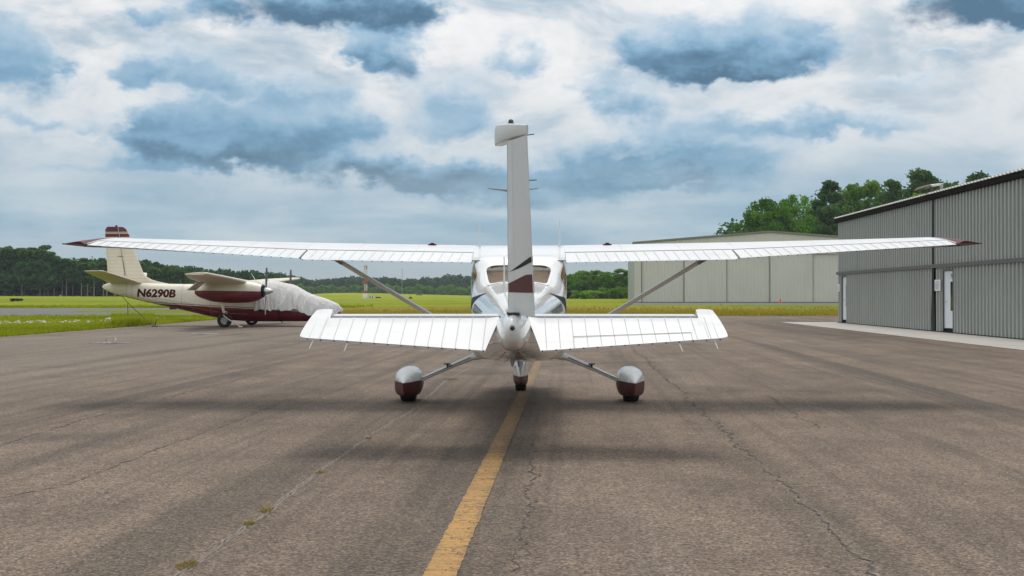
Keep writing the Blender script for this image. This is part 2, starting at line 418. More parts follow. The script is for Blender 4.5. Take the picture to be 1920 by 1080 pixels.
mb.rings([fring(y) for y in ys], skip=lambda i, j: in_hole((ys[i]+ys[i+1])/2, deg(j)))
fus = mb.build('fuselage', [M['white']], plane, 30)
# riveted frame seams round the tail cone and belly
mb = MB()
for y in (-4.5, -3.75, -3.0, -2.25, -1.56):
    a, b = fring(y-.003, .0018), fring(y+.003, .0018)
    mb.rings([a, b], False, False)
for y in (-.6, .0, .62, 1.5):
    a, b = fring(y-.004, .0018), fring(y+.004, .0018)
    mb.rings([[a[j % NT_] for j in range(62, 119)], [b[j % NT_] for j in range(62, 119)]], False, False, closed=False)
for dg in (248, 262, 278, 292):
    j = round(dg/360*NT_); l = []
    for y in np.arange(-4.4, 1.4, .1):
        r = fring(y, .0018); p, q = Vector(r[j]), Vector(r[j+1]); l.append((p, p+(q-p).normalized()*.006))
    mb.rings([[a, b] for a, b in l], False, False, closed=False)
mb.build('panel_seam', M['seam'], fus)
# glazing patches follow the cabin skin
def patch(name, y0, y1, d0, d1, off, mat, parent, rc=0., ny=14, nd=40, mirror=False, frame=0.):
    m_ = MB(); rows = []
    for i in range(ny+1):
        y = y0+(y1-y0)*i/ny; zb, zt, hw, nn = crom(FUS, y); row = []
        for j in range(nd+1):
            th = R(d0+(d1-d0)*j/nd); x, z = ring_xz(th, zb-off, zt+off, hw+off, nn)
            row.append((-x if mirror else x, y, z))
        rows.append(row)
    m_.rings(rows, False, False, closed=False)
    return m_.build(name, mat, parent)
def frame_ring(y0, y1, d0, d1, w, rc, off, parent, mirror=False, mat=None, wd=None):
    """rounded frame: outer rectangle to rounded inner opening, in skin coordinates"""
    def P(y, d):
        zb, zt, hw, nn = crom(FUS, y); x, z = ring_xz(R(d), zb-off, zt+off, hw+off, nn); return (-x if mirror else x, y, z)
    wd = wd or w*60
    inner, outer = [], []
    cy, cd = (y0+y1)/2, (d0+d1)/2; hy, hd = (y1-y0)/2, (d1-d0)/2
    n = 96
    for k in range(n):
        a = 2*math.pi*k/n; c, s_ = math.cos(a), math.sin(a); e = 2/6.
        inner.append(P(cy+hy*sgnp(c, e), cd+hd*sgnp(s_, e))); outer.append(P(cy+(hy+w)*sgnp(c, e*.8), cd+(hd+wd)*sgnp(s_, e*.8)))
    m_ = MB(); m_.rings([inner, outer], False, False)
    return m_.build('window_frame', mat or M['white'], parent)
rw = patch('rear_window', -1.52, -.84, 60, 120, -.004, M['glass'], plane)
frame_ring(-1.485, -.875, 63, 117, .05, 0, .004, rw, wd=4.5)
ws = patch('windshield', .94, 1.43, 32, 148, -.004, M['glass'], plane)
for mir in (False, True):
    for a, b, c, d in SIDE:
        sw = patch('side_window', a-.01, b+.01, c-1, d+1, -.003, M['glass'], plane, mirror=mir)
        frame_ring(a+.02, b-.02, c+1.5, d-1.5, .035, 0, .003, sw, mirror=mir, wd=3.)
    # cabin door seam
    j0 = []
    m_ = MB()
    def P(y, d, off=.002):
        zb, zt, hw, nn = crom(FUS, y); x, z = ring_xz(R(d), zb-off, zt+off, hw+off, nn); return (-x if mir else x, y, z)
    for yy in (-.38, .62):
        m_.rings([[P(yy-.004, d), P(yy+.004, d)] for d in range(-48, 48, 3)], False, False, closed=False)
    m_.rings([[P(y, -49), P(y, -47.5)] for y in np.arange(-.38, .66, .05)], False, False, closed=False)
    m_.build('door_seam', M['seamdark'], fus)
    # grey swoosh and small dark lettering bars low on the cabin side
    m_ = MB(); L = []
    for k in range(25):
        q = k/24; y = -2.0+.95*q; dcen = 50-46*q**1.1; wdt = 8*math.sin(math.pi*min(1, q*.55+.02))*(1 if q < .93 else (1-q)/.07)
        L.append([P(y, dcen-wdt, .003), P(y, dcen, .003), P(y, dcen+wdt*.8, .003)])
    m_.rings(L, False, False, closed=False)
    m_.build('swoosh', M['black'], fus)
    m_ = MB()
    for k in range(6):
        y = -2.75+k*.19
        for dy in (0, .09):
            m_.rings([[P(y+dy, d, .003), P(y+dy+.035, d, .003)] for d in range(13, 25, 2)], False, False, closed=False)
        m_.rings([[P(y+dy, 22.2, .0035), P(y+dy, 23.8, .0035)] for dy in (.0, .03, .06, .12)], False, False, closed=False)
    m_.build('registration_lettering', M['black'], fus)
# cabin inside: lining, seats, panel
mb = MB(); mb.box((0, -.15, .74), (1.02, 2.3, .05)); mb.box((0, -1.42, 1.05), (.86, .04, .6)); mb.build('cabin_floor', M['liner'], plane)
mb = MB(); mb.rings([[(x*.86, y, z-.03) for x, y, z in (fring(y)[j] for j in range(22, 39))] for y in (-.84, -.3, .3, .8)], False, False, closed=False); mb.build('headliner', M['liner'], plane)
for sx in (-1, 1):
    mb = MB(); mb.box((sx*.25, -.74, 1.27), (.47, .13, .66), M4=Matrix.Rotation(R(-7), 4, 'X')); mb.box((sx*.24, -.42, .92), (.44, .5, .16)); mb.build('rear_seat', M['tan'], plane, bevel=.04)
    mb = MB(); mb.box((sx*.26, .2, 1.2), (.42, .12, .72), M4=Matrix.Rotation(R(-8), 4, 'X')); mb.box((sx*.26, .48, .9), (.42, .5, .16)); mb.build('front_seat', M['tan'], plane, bevel=.04)
mb = MB(); mb.box((0, 1.36, 1.15), (.98, .06, .34)); mb.build('instrument_panel', M['darkmetal'], plane)

# wing
def foil(s_, t=.12):
    yt = 5*t*(.2969*math.sqrt(s_)-.126*s_-.3516*s_**2+.2843*s_**3-.1036*s_**4)
    m_, p_ = .02, .4
    yc = m_/p_**2*(2*p_*s_-s_*s_) if s_ < p_ else m_/(1-p_)**2*((1-2*p_)+2*p_*s_-s_*s_)
    return yc, yt
def wing_sec(x):
    """leading edge y, chord, trailing edge z, incidence at span x"""
    a = abs(x)
    if a < .55: return .92, 1.63, 1.722, 4.6
    if a <= 2.56:
        q = (a-.55)/2.01; return .92, 1.63, 1.722+.036*q, 4.6
    q = (a-2.56)/2.64; return .92-.13*q, 1.63-.54*q, 1.758+.167*q, 4.6-2.1*q
def wpt(x, s_, up, sx=1, off=0., shear=0.):
    X = x+shear*s_
    le, c, zt, al = wing_sec(X)
    yc, yt = foil(s_); al = R(al)
    zz = (yc+(yt if up > 0 else -yt))*c+up*off
    return (sx*X, le-s_*c*math.cos(al), zt+(1-s_)*c*math.sin(al)+zz)
SU = [0, .004, .012, .03, .06, .1, .16, .24, .32, .42, .52, .62, .7]
def wing_ring(x, sx, smax, shear=0.):
    ss = [s_ for s_ in SU if s_ < smax]+[smax]
    return [wpt(x, s_, 1, sx, 0, shear) for s_ in ss[::-1]]+[wpt(x, s_, -1, sx, 0, shear) for s_ in ss[1:]]
XIN, XFL, XAL = .555, 2.56, 5.205
SH = .75
mb = MB()
cxs = [-.55, -.3, 0, .3, .55]
mb.rings([wing_ring(abs(x), 1 if x >= 0 else -1, 1.0) for x in cxs], True, True)
cs = mb.build('wing_center_section', M['white'], plane)
for sx in (-1, 1):
    wg = MB(); xs = [.551, 1.2, 1.9, 2.56, 3.2, 3.9, 4.5, 4.98]
    wg.rings([wing_ring(x, sx, SH) for x in xs])
    # outboard panel with full chord whose edge slants to the tip fairing
    wg.rings([wing_ring(x, sx, SH, sh) for x, sh in ((4.9805, 0.), (5.06, .22))])
    wing = wg.build('wing', M['whitew'], plane, 30)
    # seams on the upper skin
    sm = MB()
    for x in (1.25, 1.95, 2.6, 3.3, 4.0, 4.6):
        sm.rings([[wpt(x-.002, s_, 1, sx, .0012), wpt(x+.002, s_, 1, sx, .0012)] for s_ in SU[5:]], False, False, closed=False)
    for s0 in (.3, .52):
        sm.rings([[wpt(x, s0-.0012, 1, sx, .0012), wpt(x, s0+.0012, 1, sx, .0012)] for x in np.linspace(.6, 4.95, 12)], False, False, closed=False)
    sm.build('panel_seam', M['seam'], wing)
    # flap and aileron, with pressed ridges
    def surface(name, x0, x1, droop, smax=1.0, slant0=0., slant1=0.):
        s0 = SH+.012
        def q(x, s_, up, off=0.):
            p = Vector(wpt(x, s_, up, 1, off)); h = Vector(wpt(x, s0, 1, 1)) - Vector((0, 0, .02))
            d = p-h; c, s__ = math.cos(R(droop)), math.sin(R(droop))
            y, z = d.y*c-d.z*s__, d.y*s__+d.z*c
            return (sx*p.x, h.y+y, h.z+z)
        SS = [s0, s0+.03, .84, .9, .96, smax]
        m_ = MB(); n = 12; rs = []
        for k in range(n+1):
            def xa(s_):
                f = (s_-s0)/(1-s0); a = x0+slant0*f; b = x1+slant1*f; return a+(b-a)*k/n
            rs.append([q(xa(s_), s_, 1) for s_ in SS[::-1]]+[q(xa(s0), s0+.001, 1, -.055)]+[q(xa(s_), s_, -1) for s_ in SS[2:]])
        m_.rings(rs)
        ob = m_.build(name, M['whitew'], plane, 30)
        m_ = MB()
        nr = int(abs(x1-x0)/.117)
        for k in range(1, nr):
            x = x0+(x1-x0)*k/nr
            ln = [q(x+.05*(s_-s0)/(1-s0), s_, 1, .0025) for s_ in (s0+.02, .84, .92, .985)]
            m_.tube(ln, .0028, 5)
        m_.build('pressed_ridge', M['ridge'], ob)
        m_ = MB()
        m_.rings([[q(x, s0-.012, 1, .002), q(x, s0-.001, 1, .002)] for x in np.linspace(x0, x1, 8)], False, False, closed=False)
        for k in range(0, nr+1):
            x = x0+(x1-x0)*k/nr; m_.tube([q(x, .985, -1, .001), q(x, 1.0, -1, .004), q(x, 1.012, -1, .004)], .006, 5)
        m_.build('hinge_gap', M['seamdark'], ob)
        return ob
    surface('flap', XIN, XFL-.01, 4.0, slant1=.03)
    surface('aileron', XFL+.012, XAL, 2.0, slant0=.03, slant1=.055)
    # upswept maroon tip fairing, widest at its trailing edge
    tp = MB(); rs = []
    for q in (0, .1, .2, .35, .5, .65, .8, .9, .96, 1.0):
        row = []
        base_u = [s_ for s_ in SU]+[.8, .88, .94, 1.0]
        for up, ss in ((1, base_u[::-1]), (-1, base_u[1:])):
            for s_ in ss:
                p0 = Vector(wpt(5.061, s_, up, 1, 0, .22)); pl = Vector(wpt(5.061, s_, -1, 1, 0, .22))
                ext = (.05+.26*min(1, s_/.22)**.6-.03*s_)*q
                sq = (1-q)**.65*.92+.08 if up > 0 else 1.
                z = pl.z+(p0.z-pl.z)*sq+(.012*q if up < 0 else (.04*s_+.008)*(1-q)**.8*min(1, q/.25))
                yy = p0.y-.10*q*(1-s_)**2
                row.append((sx*(p0.x+ext), yy, z))
        rs.append(row)
    tp.rings(rs, True, True)
    tip = tp.build('wing_tip', M['maroon'], plane, 40)
    mb = MB(); mb.rings([[Vector(wpt(5.04, s_, 1, sx, .0025, .22)), Vector(wpt(5.061, s_, 1, sx, .0025, .22))] for s_ in SU+[.82, .9, .97]], False, False, closed=False); mb.build('tip_seam', M['whitew'], tip)
    mb = MB(); p = Vector(wpt(5.25, .5, 1, sx)); mb.tube([(sx*5.36, -.02, 1.93), (sx*5.40, .03, 1.935), (sx*5.42, .10, 1.93)], [.02, .025, .012], 8); mb.build('position_light', M['darkmetal'], tip)
    # fuel filler cap
    p = Vector(wpt(1.10, .38, 1, sx)); mb = MB(); mb.tube([p-Vector((0, 0, .01)), p+Vector((0, 0, .012))], .055, 16); mb.tube([p+Vector((0, 0, .012)), p+Vector((0, 0, .028))], [.03, .022], 12); mb.build('fuel_cap', M['maroon'], plane)
    # lift strut
    a, b = Vector((sx*.535, .55, .70)), Vector((sx*2.30, .42, 1.752))
    d = (b-a).normalized(); side = Vector((0, 1, 0)); nrm = d.cross(side).normalized(); side = nrm.cross(d).normalized()
    tilt = Matrix.Rotation(R(-12*sx), 3, d); side = tilt @ side; nrm = tilt @ nrm
    mb = MB(); rs = []
    for k, sc_ in ((0, .8), (.04, 1), (.96, 1), (1, .8)):
        c = a+(b-a)*k
        rs.append([c+side*(.075*sc_*math.cos(q))+nrm*(.026*sc_*math.sin(q)*(1+.3*math.cos(q))) for q in [2*math.pi*i/20 for i in range(20)]])
    mb.rings(rs); st = mb.build('wing_strut', M['white'], plane, 60)
    mb = MB(); mb.box(b+Vector((sx*.01, 0, .0)), (.16, .12, .05), M4=Matrix.Rotation(R(-31*sx), 4, 'Y')); mb.build('strut_fairing', M['greymetal'], st, bevel=.012)
    # radio mast above the wing root
    p = Vector(wpt(.50, .42, 1, sx)); mb = MB(); mb.rings([[(p.x+math.cos(q)*w, p.y+math.sin(q)*l-.10*h, p.z+h) for q in [2*math.pi*i/10 for i in range(10)]] for h, w, l in ((-.01, .022, .055), (.03, .014, .04), (.12, .009, .02), (.33, .004, .007))]); mb.build('radio_mast', M['whitew'], plane, 60)
# spine antenna
mb = MB(); zt = crom(FUS, -2.55)[1]; mb.rings([[(-.13+math.cos(q)*w, -2.55+math.sin(q)*l-.08*h, zt+h-.01) for q in [2*math.pi*i/10 for i in range(10)]] for h, w, l in ((-.03, .016, .05), (.05, .013, .04), (.2, .009, .025), (.36, .005, .01))]); mb.build('spine_antenna', M['whitew'], plane, 60)

# fin, rudder
def plate(secs, n=14):
    """closed rounded sections: (z, y_front, y_back, half thickness)"""
    rs = []
    for z, yf, yb, t in secs:
        r = []
        for k in range(n):
            q = k/(n-1); s_ = q; r.append((5*.12*t/.06*(.2969*math.sqrt(s_)-.126*s_-.3516*s_**2+.2843*s_**3-.1036*s_**4), yf+(yb-yf)*q, z))
        rs.append(r+[(-x, y, z_) for x, y, z_ in r[1:-1][::-1]])
    return rs
mb = MB(); secs = []
for z, yf, yh in ((1.10, -3.25, -4.88), (1.25, -3.55, -4.90), (1.40, -4.0, -4.94), (1.7, -4.28, -5.02), (2.1, -4.58, -5.13), (2.53, -4.88, -5.26)):
    t = .045
    r = [(t*math.sin(math.pi/2*min(1, q*1.6))**.7 if q > 0 else 0, yf+(yh-yf)*q, z) for q in (0, .03, .1, .25, .5, .8, 1)]
    secs.append(r+[(-x, y, z_) for x, y, z_ in r[1:][::-1]])
mb.rings(secs); fin = mb.build('tail_fin', M['white'], plane, 40)
DEL = R(16)
def hinge(z): return Vector((0, -4.895-(z-1.17)*.27, z))
def rud(c, z, t=0.):
    """c metres behind the hinge (negative: ahead), t sideways (positive: starboard)"""
    h = hinge(z); return Vector((h.x+c*math.sin(DEL)+t*math.cos(DEL), h.y-c*math.cos(DEL)+t*math.sin(DEL), z))
def rch(z): return .635-(z-1.17)*.155
mb = MB(); rs = []
for z in (1.155, 1.5, 1.9, 2.3, 2.545):
    c = rch(z); prof = [(0, .040), (.02, .045), (.3*c, .036), (.7*c, .018), (c, .004)]
    zz = lambda cc: z-(.02*cc if z < 1.2 else 0)
    rs.append([rud(a, zz(a), b) for a, b in prof]+[rud(a, zz(a), -b) for a, b in prof[::-1]])
mb.rings(rs); rudder = mb.build('rudder', M['whiteflat'], plane, 30)
def rth(c, z):
    C = rch(z); q = c/C; return np.interp(q, [0, .03, .3, .7, 1], [.040, .045, .036, .018, .004])
def decal(name, poly, mat, sides=(-1, 1)):
    m_ = MB()
    for s_ in sides:
        # fine strips so that the mark lies on the curved skin
        us = [i/16 for i in range(17)]
        rows = []
        for u in us:
            lo = np.interp(u, [p[0] for p in poly], [p[1] for p in poly]); hi = np.interp(u, [p[0] for p in poly], [p[2] for p in poly])
            row = []
            for k in range(5):
                z = lo+(hi-lo)*k/4; c = u*rch(z); row.append(rud(c, z, s_*(rth(c, z)+.0025)))
            rows.append(row)
        m_.rings(rows, False, False, closed=False)
    return m_.build(name, mat, rudder)
decal('maroon_band', [(0.004, 1.337, 1.405), (.35, 1.334, 1.435), (.70, 1.332, 1.468), (.80, 1.331, 1.474), (.99, 1.330, 1.474)], M['maroon'])
decal('black_flash', [(.14, 1.506, 1.508), (.5, 1.527, 1.553), (.99, 1.570, 1.615)], M['black'])
mb = MB()                                       # rivet row and hinge gap
for k in range(60):
    z = 1.2+k*.0222; p = rud(.28*rch(z), z, -(rth(.28*rch(z), z)+.001)); mb.box(p, (.004, .006, .006))
mb.build('rivet', M['seam'], rudder, 0)
# rounded cap with the horn that reaches ahead of the hinge
mb = MB(); rs = []
for c in np.linspace(-.43, .425, 15):
    q = (c+.43)/.855
    top = 2.725-.105*q**1.4; bot = 2.552+.006*(1-q)
    w = .062*math.sin(math.pi*min(1, .16+q*.9))**.6 if q < .9 else .062*(math.sin(math.pi*.97)**.6)*(1-(q-.9)*7)
    w = max(w, .010)
    if q < .04: top -= .03
    n = 20; rs.append([rud(c, (top+bot)/2+(top-bot)/2*sgnp(math.sin(a), .22), w*sgnp(math.cos(a), .38)) for a in [2*math.pi*i/n for i in range(n)]])
mb.rings(rs); cap = mb.build('rudder_cap', M['whiteflat'], rudder, 40)
p = rud(-.05, 2.705); mb = MB(); mb.tube([p-Vector((0, 0, .03)), p+Vector((0, 0, -.012))], .030, 12); mb.tube([p-Vector((0, 0, .012)), p+Vector((0, 0, .012)), p+Vector((0, 0, .022))], [.022, .019, .008], 12); mb.build('beacon', M['darkmetal'], cap)
for a_, b_ in ((rud(.425*.98, 2.545), rud(.425, 2.545)+Vector((.055, -.02, .004))), (rud(rch(2.2)*.98, 2.2), rud(rch(2.2), 2.2)+Vector((.06, -.03, 0)))):
    mb = MB(); mb.tube([a_, b_], .004, 6); mb.build('static_wick', M['darkmetal'], rudder)
for s_ in (-1, 1):
    mb = MB(); mb.tube([(s_*.03, -4.9, 2.18), (s_*.10, -4.93, 2.186), (s_*.205, -5.02, 2.19)], [.012, .007, .004], 6); mb.build('navigation_antenna', M['greymetal'], fin)
mb = MB(); mb.box((0, -5.0, 1.165), (.10, .42, .012)); mb.build('rudder_gap', M['seamdark'], plane)

# tail cone light and keel tie-down
p = Vector((0, -5.352, 1.05)); mb = MB(); mb.tube([p, p-Vector((0, .03, 0))], .030, 14); mb.build('tail_light', M['silver'], plane)
mb = MB(); mb.tube([p-Vector((0, .03, 0)), p-Vector((0, .042, 0)), p-Vector((0, .05, 0))], [.02, .018, .006], 12); mb.build('tail_lens', M['darkglass'], plane)
zb = crom(FUS, -2.9)[0]; mb = MB(); mb.tube([(-.04, -2.9, zb+.02), (-.04, -2.93, zb-.05), (-.04, -2.94, zb-.075)], [.03, .018, .005], 8); mb.build('belly_antenna', M['greymetal'], plane)
mb = MB(); mb.box((0, -1.0, .545), (.016, .2, .1)); mb.build('belly_blade_antenna', M['greymetal'], plane, bevel=.004)
mb = MB(); mb.tube([(-.16, 1.9, .6), (-.16, 1.75, .49), (-.16, 1.55, .47)], .03, 10); mb.build('exhaust_pipe', M['darkmetal'], plane)
mb = MB()                                       # control cable fairings under the tail
for s_ in (-1, 1): mb.tube([(s_*.19, -4.35, 1.02), (s_*.13, -4.6, .985), (s_*.075, -4.75, .965)], .009, 6)
mb.build('control_cable', M['silver'], plane)

# horizontal tail
HZ, HYL = 1.106, -4.60
for sx in (-1, 1):
    mb = MB(); rs = []
    for x, yl in ((.09, -3.98), (.6, -4.04), (1.1, -4.10), (1.565, -4.16)):
        ch = yl-HYL-.012; row = []
        for up, ss in ((1, (1, .8, .6, .4, .25, .12, .05, .015, 0)), (-1, (.015, .05, .12, .25, .4, .6, .8, 1))):
            for s_ in ss:
                t = .037*(2.6*math.sqrt(s_)*(1-s_)*.75+.55*s_); row.append((sx*x, yl-s_*ch, 1.112+up*t-.003*s_))
        rs.append(row)
    mb.rings(rs); stab = mb.build('stabilizer', M['whitew'], plane, 35)
    mb = MB()
    mb.rings([[(sx*x, HYL+.018, HZ+.0285), (sx*x, HYL+.001, HZ+.0255)] for x in np.linspace(.12, 1.56, 6)], False, False, closed=False); mb.build('hinge_gap', M['seamdark'], stab)
    # elevator plate, drooped about its hinge
    DR = R(24.5)
    def ept(x, e, t): return (sx*x, HYL-e*math.cos(DR)-t*math.sin(DR)*0-0.0+(-t)*math.sin(DR), HZ-e*math.sin(DR)+t*math.cos(DR))
    def eth(e): return .026-.036*e if e > 0 else .026-.02*e
    TE = lambda x: .60-(x-.225)*(.225/1.551)
    out = [(.12, .004), (.225, .60)]+[(1.72-.0, TE(1.72)), (1.770, TE(1.77)-.012), (1.778, .34), (1.772, .22), (1.755, .08), (1.735, -.04), (1.712, -.15), (1.69, -.165), (1.60, -.172), (1.576, -.165), (1.572, .004)]
    xs_ = sorted(set([.12, .225]+[.225+.131*k for k in range(1, 11)]+[1.572, 1.6, 1.69, 1.712, 1.735, 1.755, 1.772, 1.778]))
    def span(x):
        if x <= .225: e1 = .004+(x-.12)/.105*.596
        elif x <= 1.72: e1 = TE(x)
        else: e1 = np.interp(x, [1.72, 1.77, 1.778], [TE(1.72), TE(1.77)-.012, .34])
        if x < 1.572: e0 = .004
        elif x <= 1.712: e0 = np.interp(x, [1.572, 1.576, 1.6, 1.69, 1.712], [-.155, -.165, -.172, -.165, -.15])
        else: e0 = np.interp(x, [1.712, 1.735, 1.755, 1.772, 1.778], [-.15, -.04, .08, .22, .30])
        return e0, max(e1, e0+.01)
    mb = MB(); rs = []
    for x in sorted(xs_+[1.5719]):
        e0, e1 = span(x); row = []
        for up, ks in ((1, (1, .75, .5, .25, .06, 0)), (-1, (.0, .06, .25, .5, .75, 1))):
            for k in ks:
                e = e0+(e1-e0)*k; t = eth(e)*(.55 if k == 0 else 1); row.append(ept(x, e, up*t))
        rs.append(row)
    mb.rings(rs); el = mb.build('elevator', M['whitew'], plane, 30)
    mb = MB()
    for k in range(13):
        x = .235+.113*k+(.03 if sx > 0 else 0)
        e0, e1 = span(x)
        mb.tube([ept(x, .012, eth(.012)+.001), ept(x+.012, e1*.97, eth(e1*.97)+.001)], .0034, 5)
    for x in (1.60, 1.68):
        e0, e1 = span(x); mb.tube([ept(x-.01, max(e0+.01, -.14), eth(0)+.001), ept(x+.015, e1*.96, eth(e1)+.001)], .0030, 5)
    mb.build('pressed_ridge', M['ridge'], el)
    mb = MB()
    for k in range(14):
        x = .24+.113*k; mb.tube([ept(x, span(x)[1]-.006, .002), ept(x, span(x)[1]+.006, .002)], .006, 5)
    mb.build('rivet', M['seamdark'], el)
    if sx > 0:                                  # trim tab let into the starboard elevator
        a, b = ept(.50, TE(.5)-.19, eth(.3)+.0035), ept(1.48, TE(1.48)-.125, eth(.28)+.0035)
        mb = MB(); mb.tube([a, b], .0028, 5); mb.tube([a, ept(.50, TE(.5), eth(TE(.5))+.002)], .0028, 5); mb.tube([b, ept(1.48, TE(1.48), eth(TE(1.48))+.002)], .0028, 5)
        mb.build('trim_tab_gap', M['seam'], el)
    for x in (1.365, 1.66):
        a = Vector(ept(x, TE(x), 0)); mb = MB(); mb.tube([a+Vector((0, .02, .0)), a+Vector((sx*.02, -.05, -.065)), a+Vector((sx*.022, -.055, -.075))], [.0065, .0045, .006], 6); mb.build('static_wick', M['rooflite'], el)
    mb = MB(); mb.bbox((sx*.108, HYL-.17, HZ-.12), (sx*.119, HYL+.06, HZ+.03)); mb.build('root_gap', M['seamdark'], stab)

# undercarriage
def tyre(mbx, c, r, w, mi=0):
    prof = [(-.5, .62), (-.5, .80), (-.44, .93), (-.25, 1.0), (.25, 1.0), (.44, .93), (.5, .80), (.5, .62)]
    rs = []
    for k in range(32):
        a = 2*math.pi*k/32; rs.append([(c[0]+p*w, c[1]+q*r*math.cos(a), c[2]+q*r*math.sin(a)) for p, q in prof])
    mbx.rings(rs+[rs[0]], False, False, mi)
def pant(name, keys, zsplit, cx, parent, topmat=None):
    """teardrop fairing: white above the split line, maroon below"""
    n = 32; rs = []
    for y in np.linspace(keys[0][0], keys[-1][0], 34):
        zb, zt, hw, nn = crom(keys, y)
        r = []
        for k in range(n):
            th = 2*math.pi*k/n; e = 2/nn; x = hw*sgnp(math.cos(th), e); s_ = math.sin(th)
            e2 = 1.0 if s_ > 0 else e*.9
            z = zsplit+(zt-zsplit)*sgnp(s_, e2) if s_ >= 0 else zsplit+(zsplit-zb)*sgnp(s_, e2)
            if s_ > 0: x = hw*sgnp(math.cos(th), .85)
            r.append((cx+x, y, z))
        rs.append(r)
    up = MB(); up.rings(rs, mfun=lambda i, j: 0 if j < n//2 else 1)
    return up.build(name, [topmat or M['silver'], M['maroon']], parent, 28)
for sx in (-1, 1):
    cx = sx*1.37
    gear = empty('main_wheel', (0, 0, 0)); gear.parent = plane
    mb = MB(); tyre(mb, (cx, .02, .175), .175, .19); mb.build('tyre', M['rubber'], gear)
    mb = MB(); mb.tube([(cx-.06, .02, .175), (cx+.06, .02, .175)], .10, 20); mb.build('wheel_hub', M['alu'], gear)
    keys = [(-.60, .135, .272, .003, 2.4), (-.50, .115, .305, .038, 2.8), (-.30, .09, .365, .098, 3.4), (0., .072, .426, .168, 4.), (.22, .078, .428, .170, 3.0), (.40, .115, .39, .135, 2.6), (.52, .19, .32, .06, 2.2), (.55, .24, .28, .01, 2.)]
    pant('wheel_fairing', keys, .268, cx, gear)
    mb = MB()
    mb.tube([(sx*.44, .02, .59), (sx*.56, .02, .555), (sx*.80, .02, .455), (sx*1.05, .02, .345), (sx*1.215, .02, .268), (sx*1.26, .02, .245)], [.045, .040, .032, .028, .026, .024], 14, flat=1.25)
    lg = mb.build('gear_leg', M['white'], plane, 60)
    mb = MB(); mb.tube([(sx*.34, .02, .64), (sx*.50, .02, .572), (sx*.57, .02, .548)], [.07, .058, .043], 14); mb.build('leg_fairing', M['white'], lg, 60)
    mb = MB(); mb.box((sx*.89, -.035, .468), (.075, .10, .014)); mb.tube([(sx*.89, -.02, .465), (sx*.885, .0, .42)], .012, 8); mb.build('boarding_step', M['darkmetal'], lg)
    mb = MB(); mb.tube([(sx*(.60+.13*k), -.035, .548-.057*k) for k in range(6)], .005, 6); mb.build('brake_line', M['black'], lg)
ng = empty('nose_wheel', (0, 0, 0)); ng.parent = plane
mb = MB(); tyre(mb, (0, 1.70, .165), .165, .15); mb.build('tyre', M['rubber'], ng)
keys = [(1.12, .16, .240, .003, 2.), (1.2, .135, .30, .03, 2.4), (1.4, .10, .43, .075, 2.6), (1.62, .075, .46, .102, 3.), (1.85, .085, .44, .1, 2.8), (2.02, .14, .34, .06, 2.4), (2.08, .2, .27, .015, 2.)]
pant('wheel_fairing', keys, .232, 0, ng, M['white'])
mb = MB(); mb.rings([[(w*math.cos(q)*(1 if math.cos(q) < 0 else 1), y+l*math.sin(q), z) for q in [2*math.pi*i/16 for i in range(16)]] for z, w, l, y in ((.36, .062, .13, 1.55), (.46, .07, .15, 1.57), (.62, .07, .15, 1.6))]); mb.build('nose_strut', M['greymetal'], ng, 60)
mb = MB(); mb.tube([(-.09, 1.62, .17), (.09, 1.62, .17)], .02, 10); mb.build('axle', M['alu'], ng)
# engine end: cowl intake, spinner and two-blade propeller
mb = MB(); mb.rings([[(r*math.cos(q), y, .965+r*math.sin(q)) for q in [2*math.pi*i/20 for i in range(20)]] for y, r in ((2.63, .165), (2.74, .16), (2.85, .13), (2.95, .075), (3.0, .01))]); pr = mb.build('spinner', M['silver'], plane, 50)
for s_ in (-1, 1):
    mb = MB(); rs = []
    for k, (rr, ch, tw) in enumerate(((.1, .035, 50), (.25, .075, 38), (.5, .085, 26), (.8, .07, 18), (.98, .045, 14), (1.02, .02, 13))):
        tw = R(tw)*1; rs.append([(s_*0+ch*math.cos(q)*math.cos(tw), 2.72+ch*math.cos(q)*math.sin(tw)*s_+.012*math.sin(q), .965+s_*rr*.80) for q in [2*math.pi*i/12 for i in range(12)]])
    rs = [[Vector((0, 2.72, .965))+Matrix.Rotation(R(62), 3, 'Y') @ (Vector(p)-Vector((0, 2.72, .965))) for p in r] for r in rs]
    mb.rings(rs); mb.build('propeller_blade', M['darkmetal'], pr, 50)
for s_ in (-1, 1):
    mb = MB(); mb.box((s_*.24, 2.635, .97), (.16, .05, .13)); mb.build('cowl_intake', M['black'], plane, bevel=.02)

# ------------------------------------------------------------------ THE PARKED TWIN (local: x forward, y to port)
X0, TD = -11.2, 51.5
twin = empty('twin_engine_airplane', (X0, TD, 0), R(-4))
tag(twin, 'cream and maroon twin engine airplane tied down at the grass edge, nose under a cover', 'airplane')
TF = [(-6.15, 1.62, 1.70, .02), (-6.05, 1.55, 1.76, .09), (-5.8, 1.43, 1.83, .18), (-5.3, 1.27, 1.865, .26), (-4.3, 1.03, 1.83, .36), (-3.3, .82, 1.785, .45), (-2.3, .60, 1.77, .54), (-1.4, .40, 1.77, .60), (-.5, .25, 1.79, .64), (.4, .205, 1.82, .66),
      (1.3, .20, 1.80, .66), (1.9, .205, 1.72, .63), (2.6, .21, 1.38, .56), (3.2, .24, 1.15, .48), (3.7, .32, .98, .36), (3.98, .45, .85, .20), (4.05, .55, .75, .06)]
def tring(x, off=0., n=48):
    zb, zt, hw = crom(TF, x); return [(x, p, q) for p, q in (ring_xz(2*math.pi*k/n, zb-off, zt+off, hw+off, 2.7, .5) for k in range(n))]
def tsurf(x, z):
    zb, zt, hw = crom(TF, x); zc = zb+.5*(zt-zb); h = (zt-zc)
    q = min(.999, abs(z-zc)/h); return hw*(1-q**2.7)**(1/2.7)
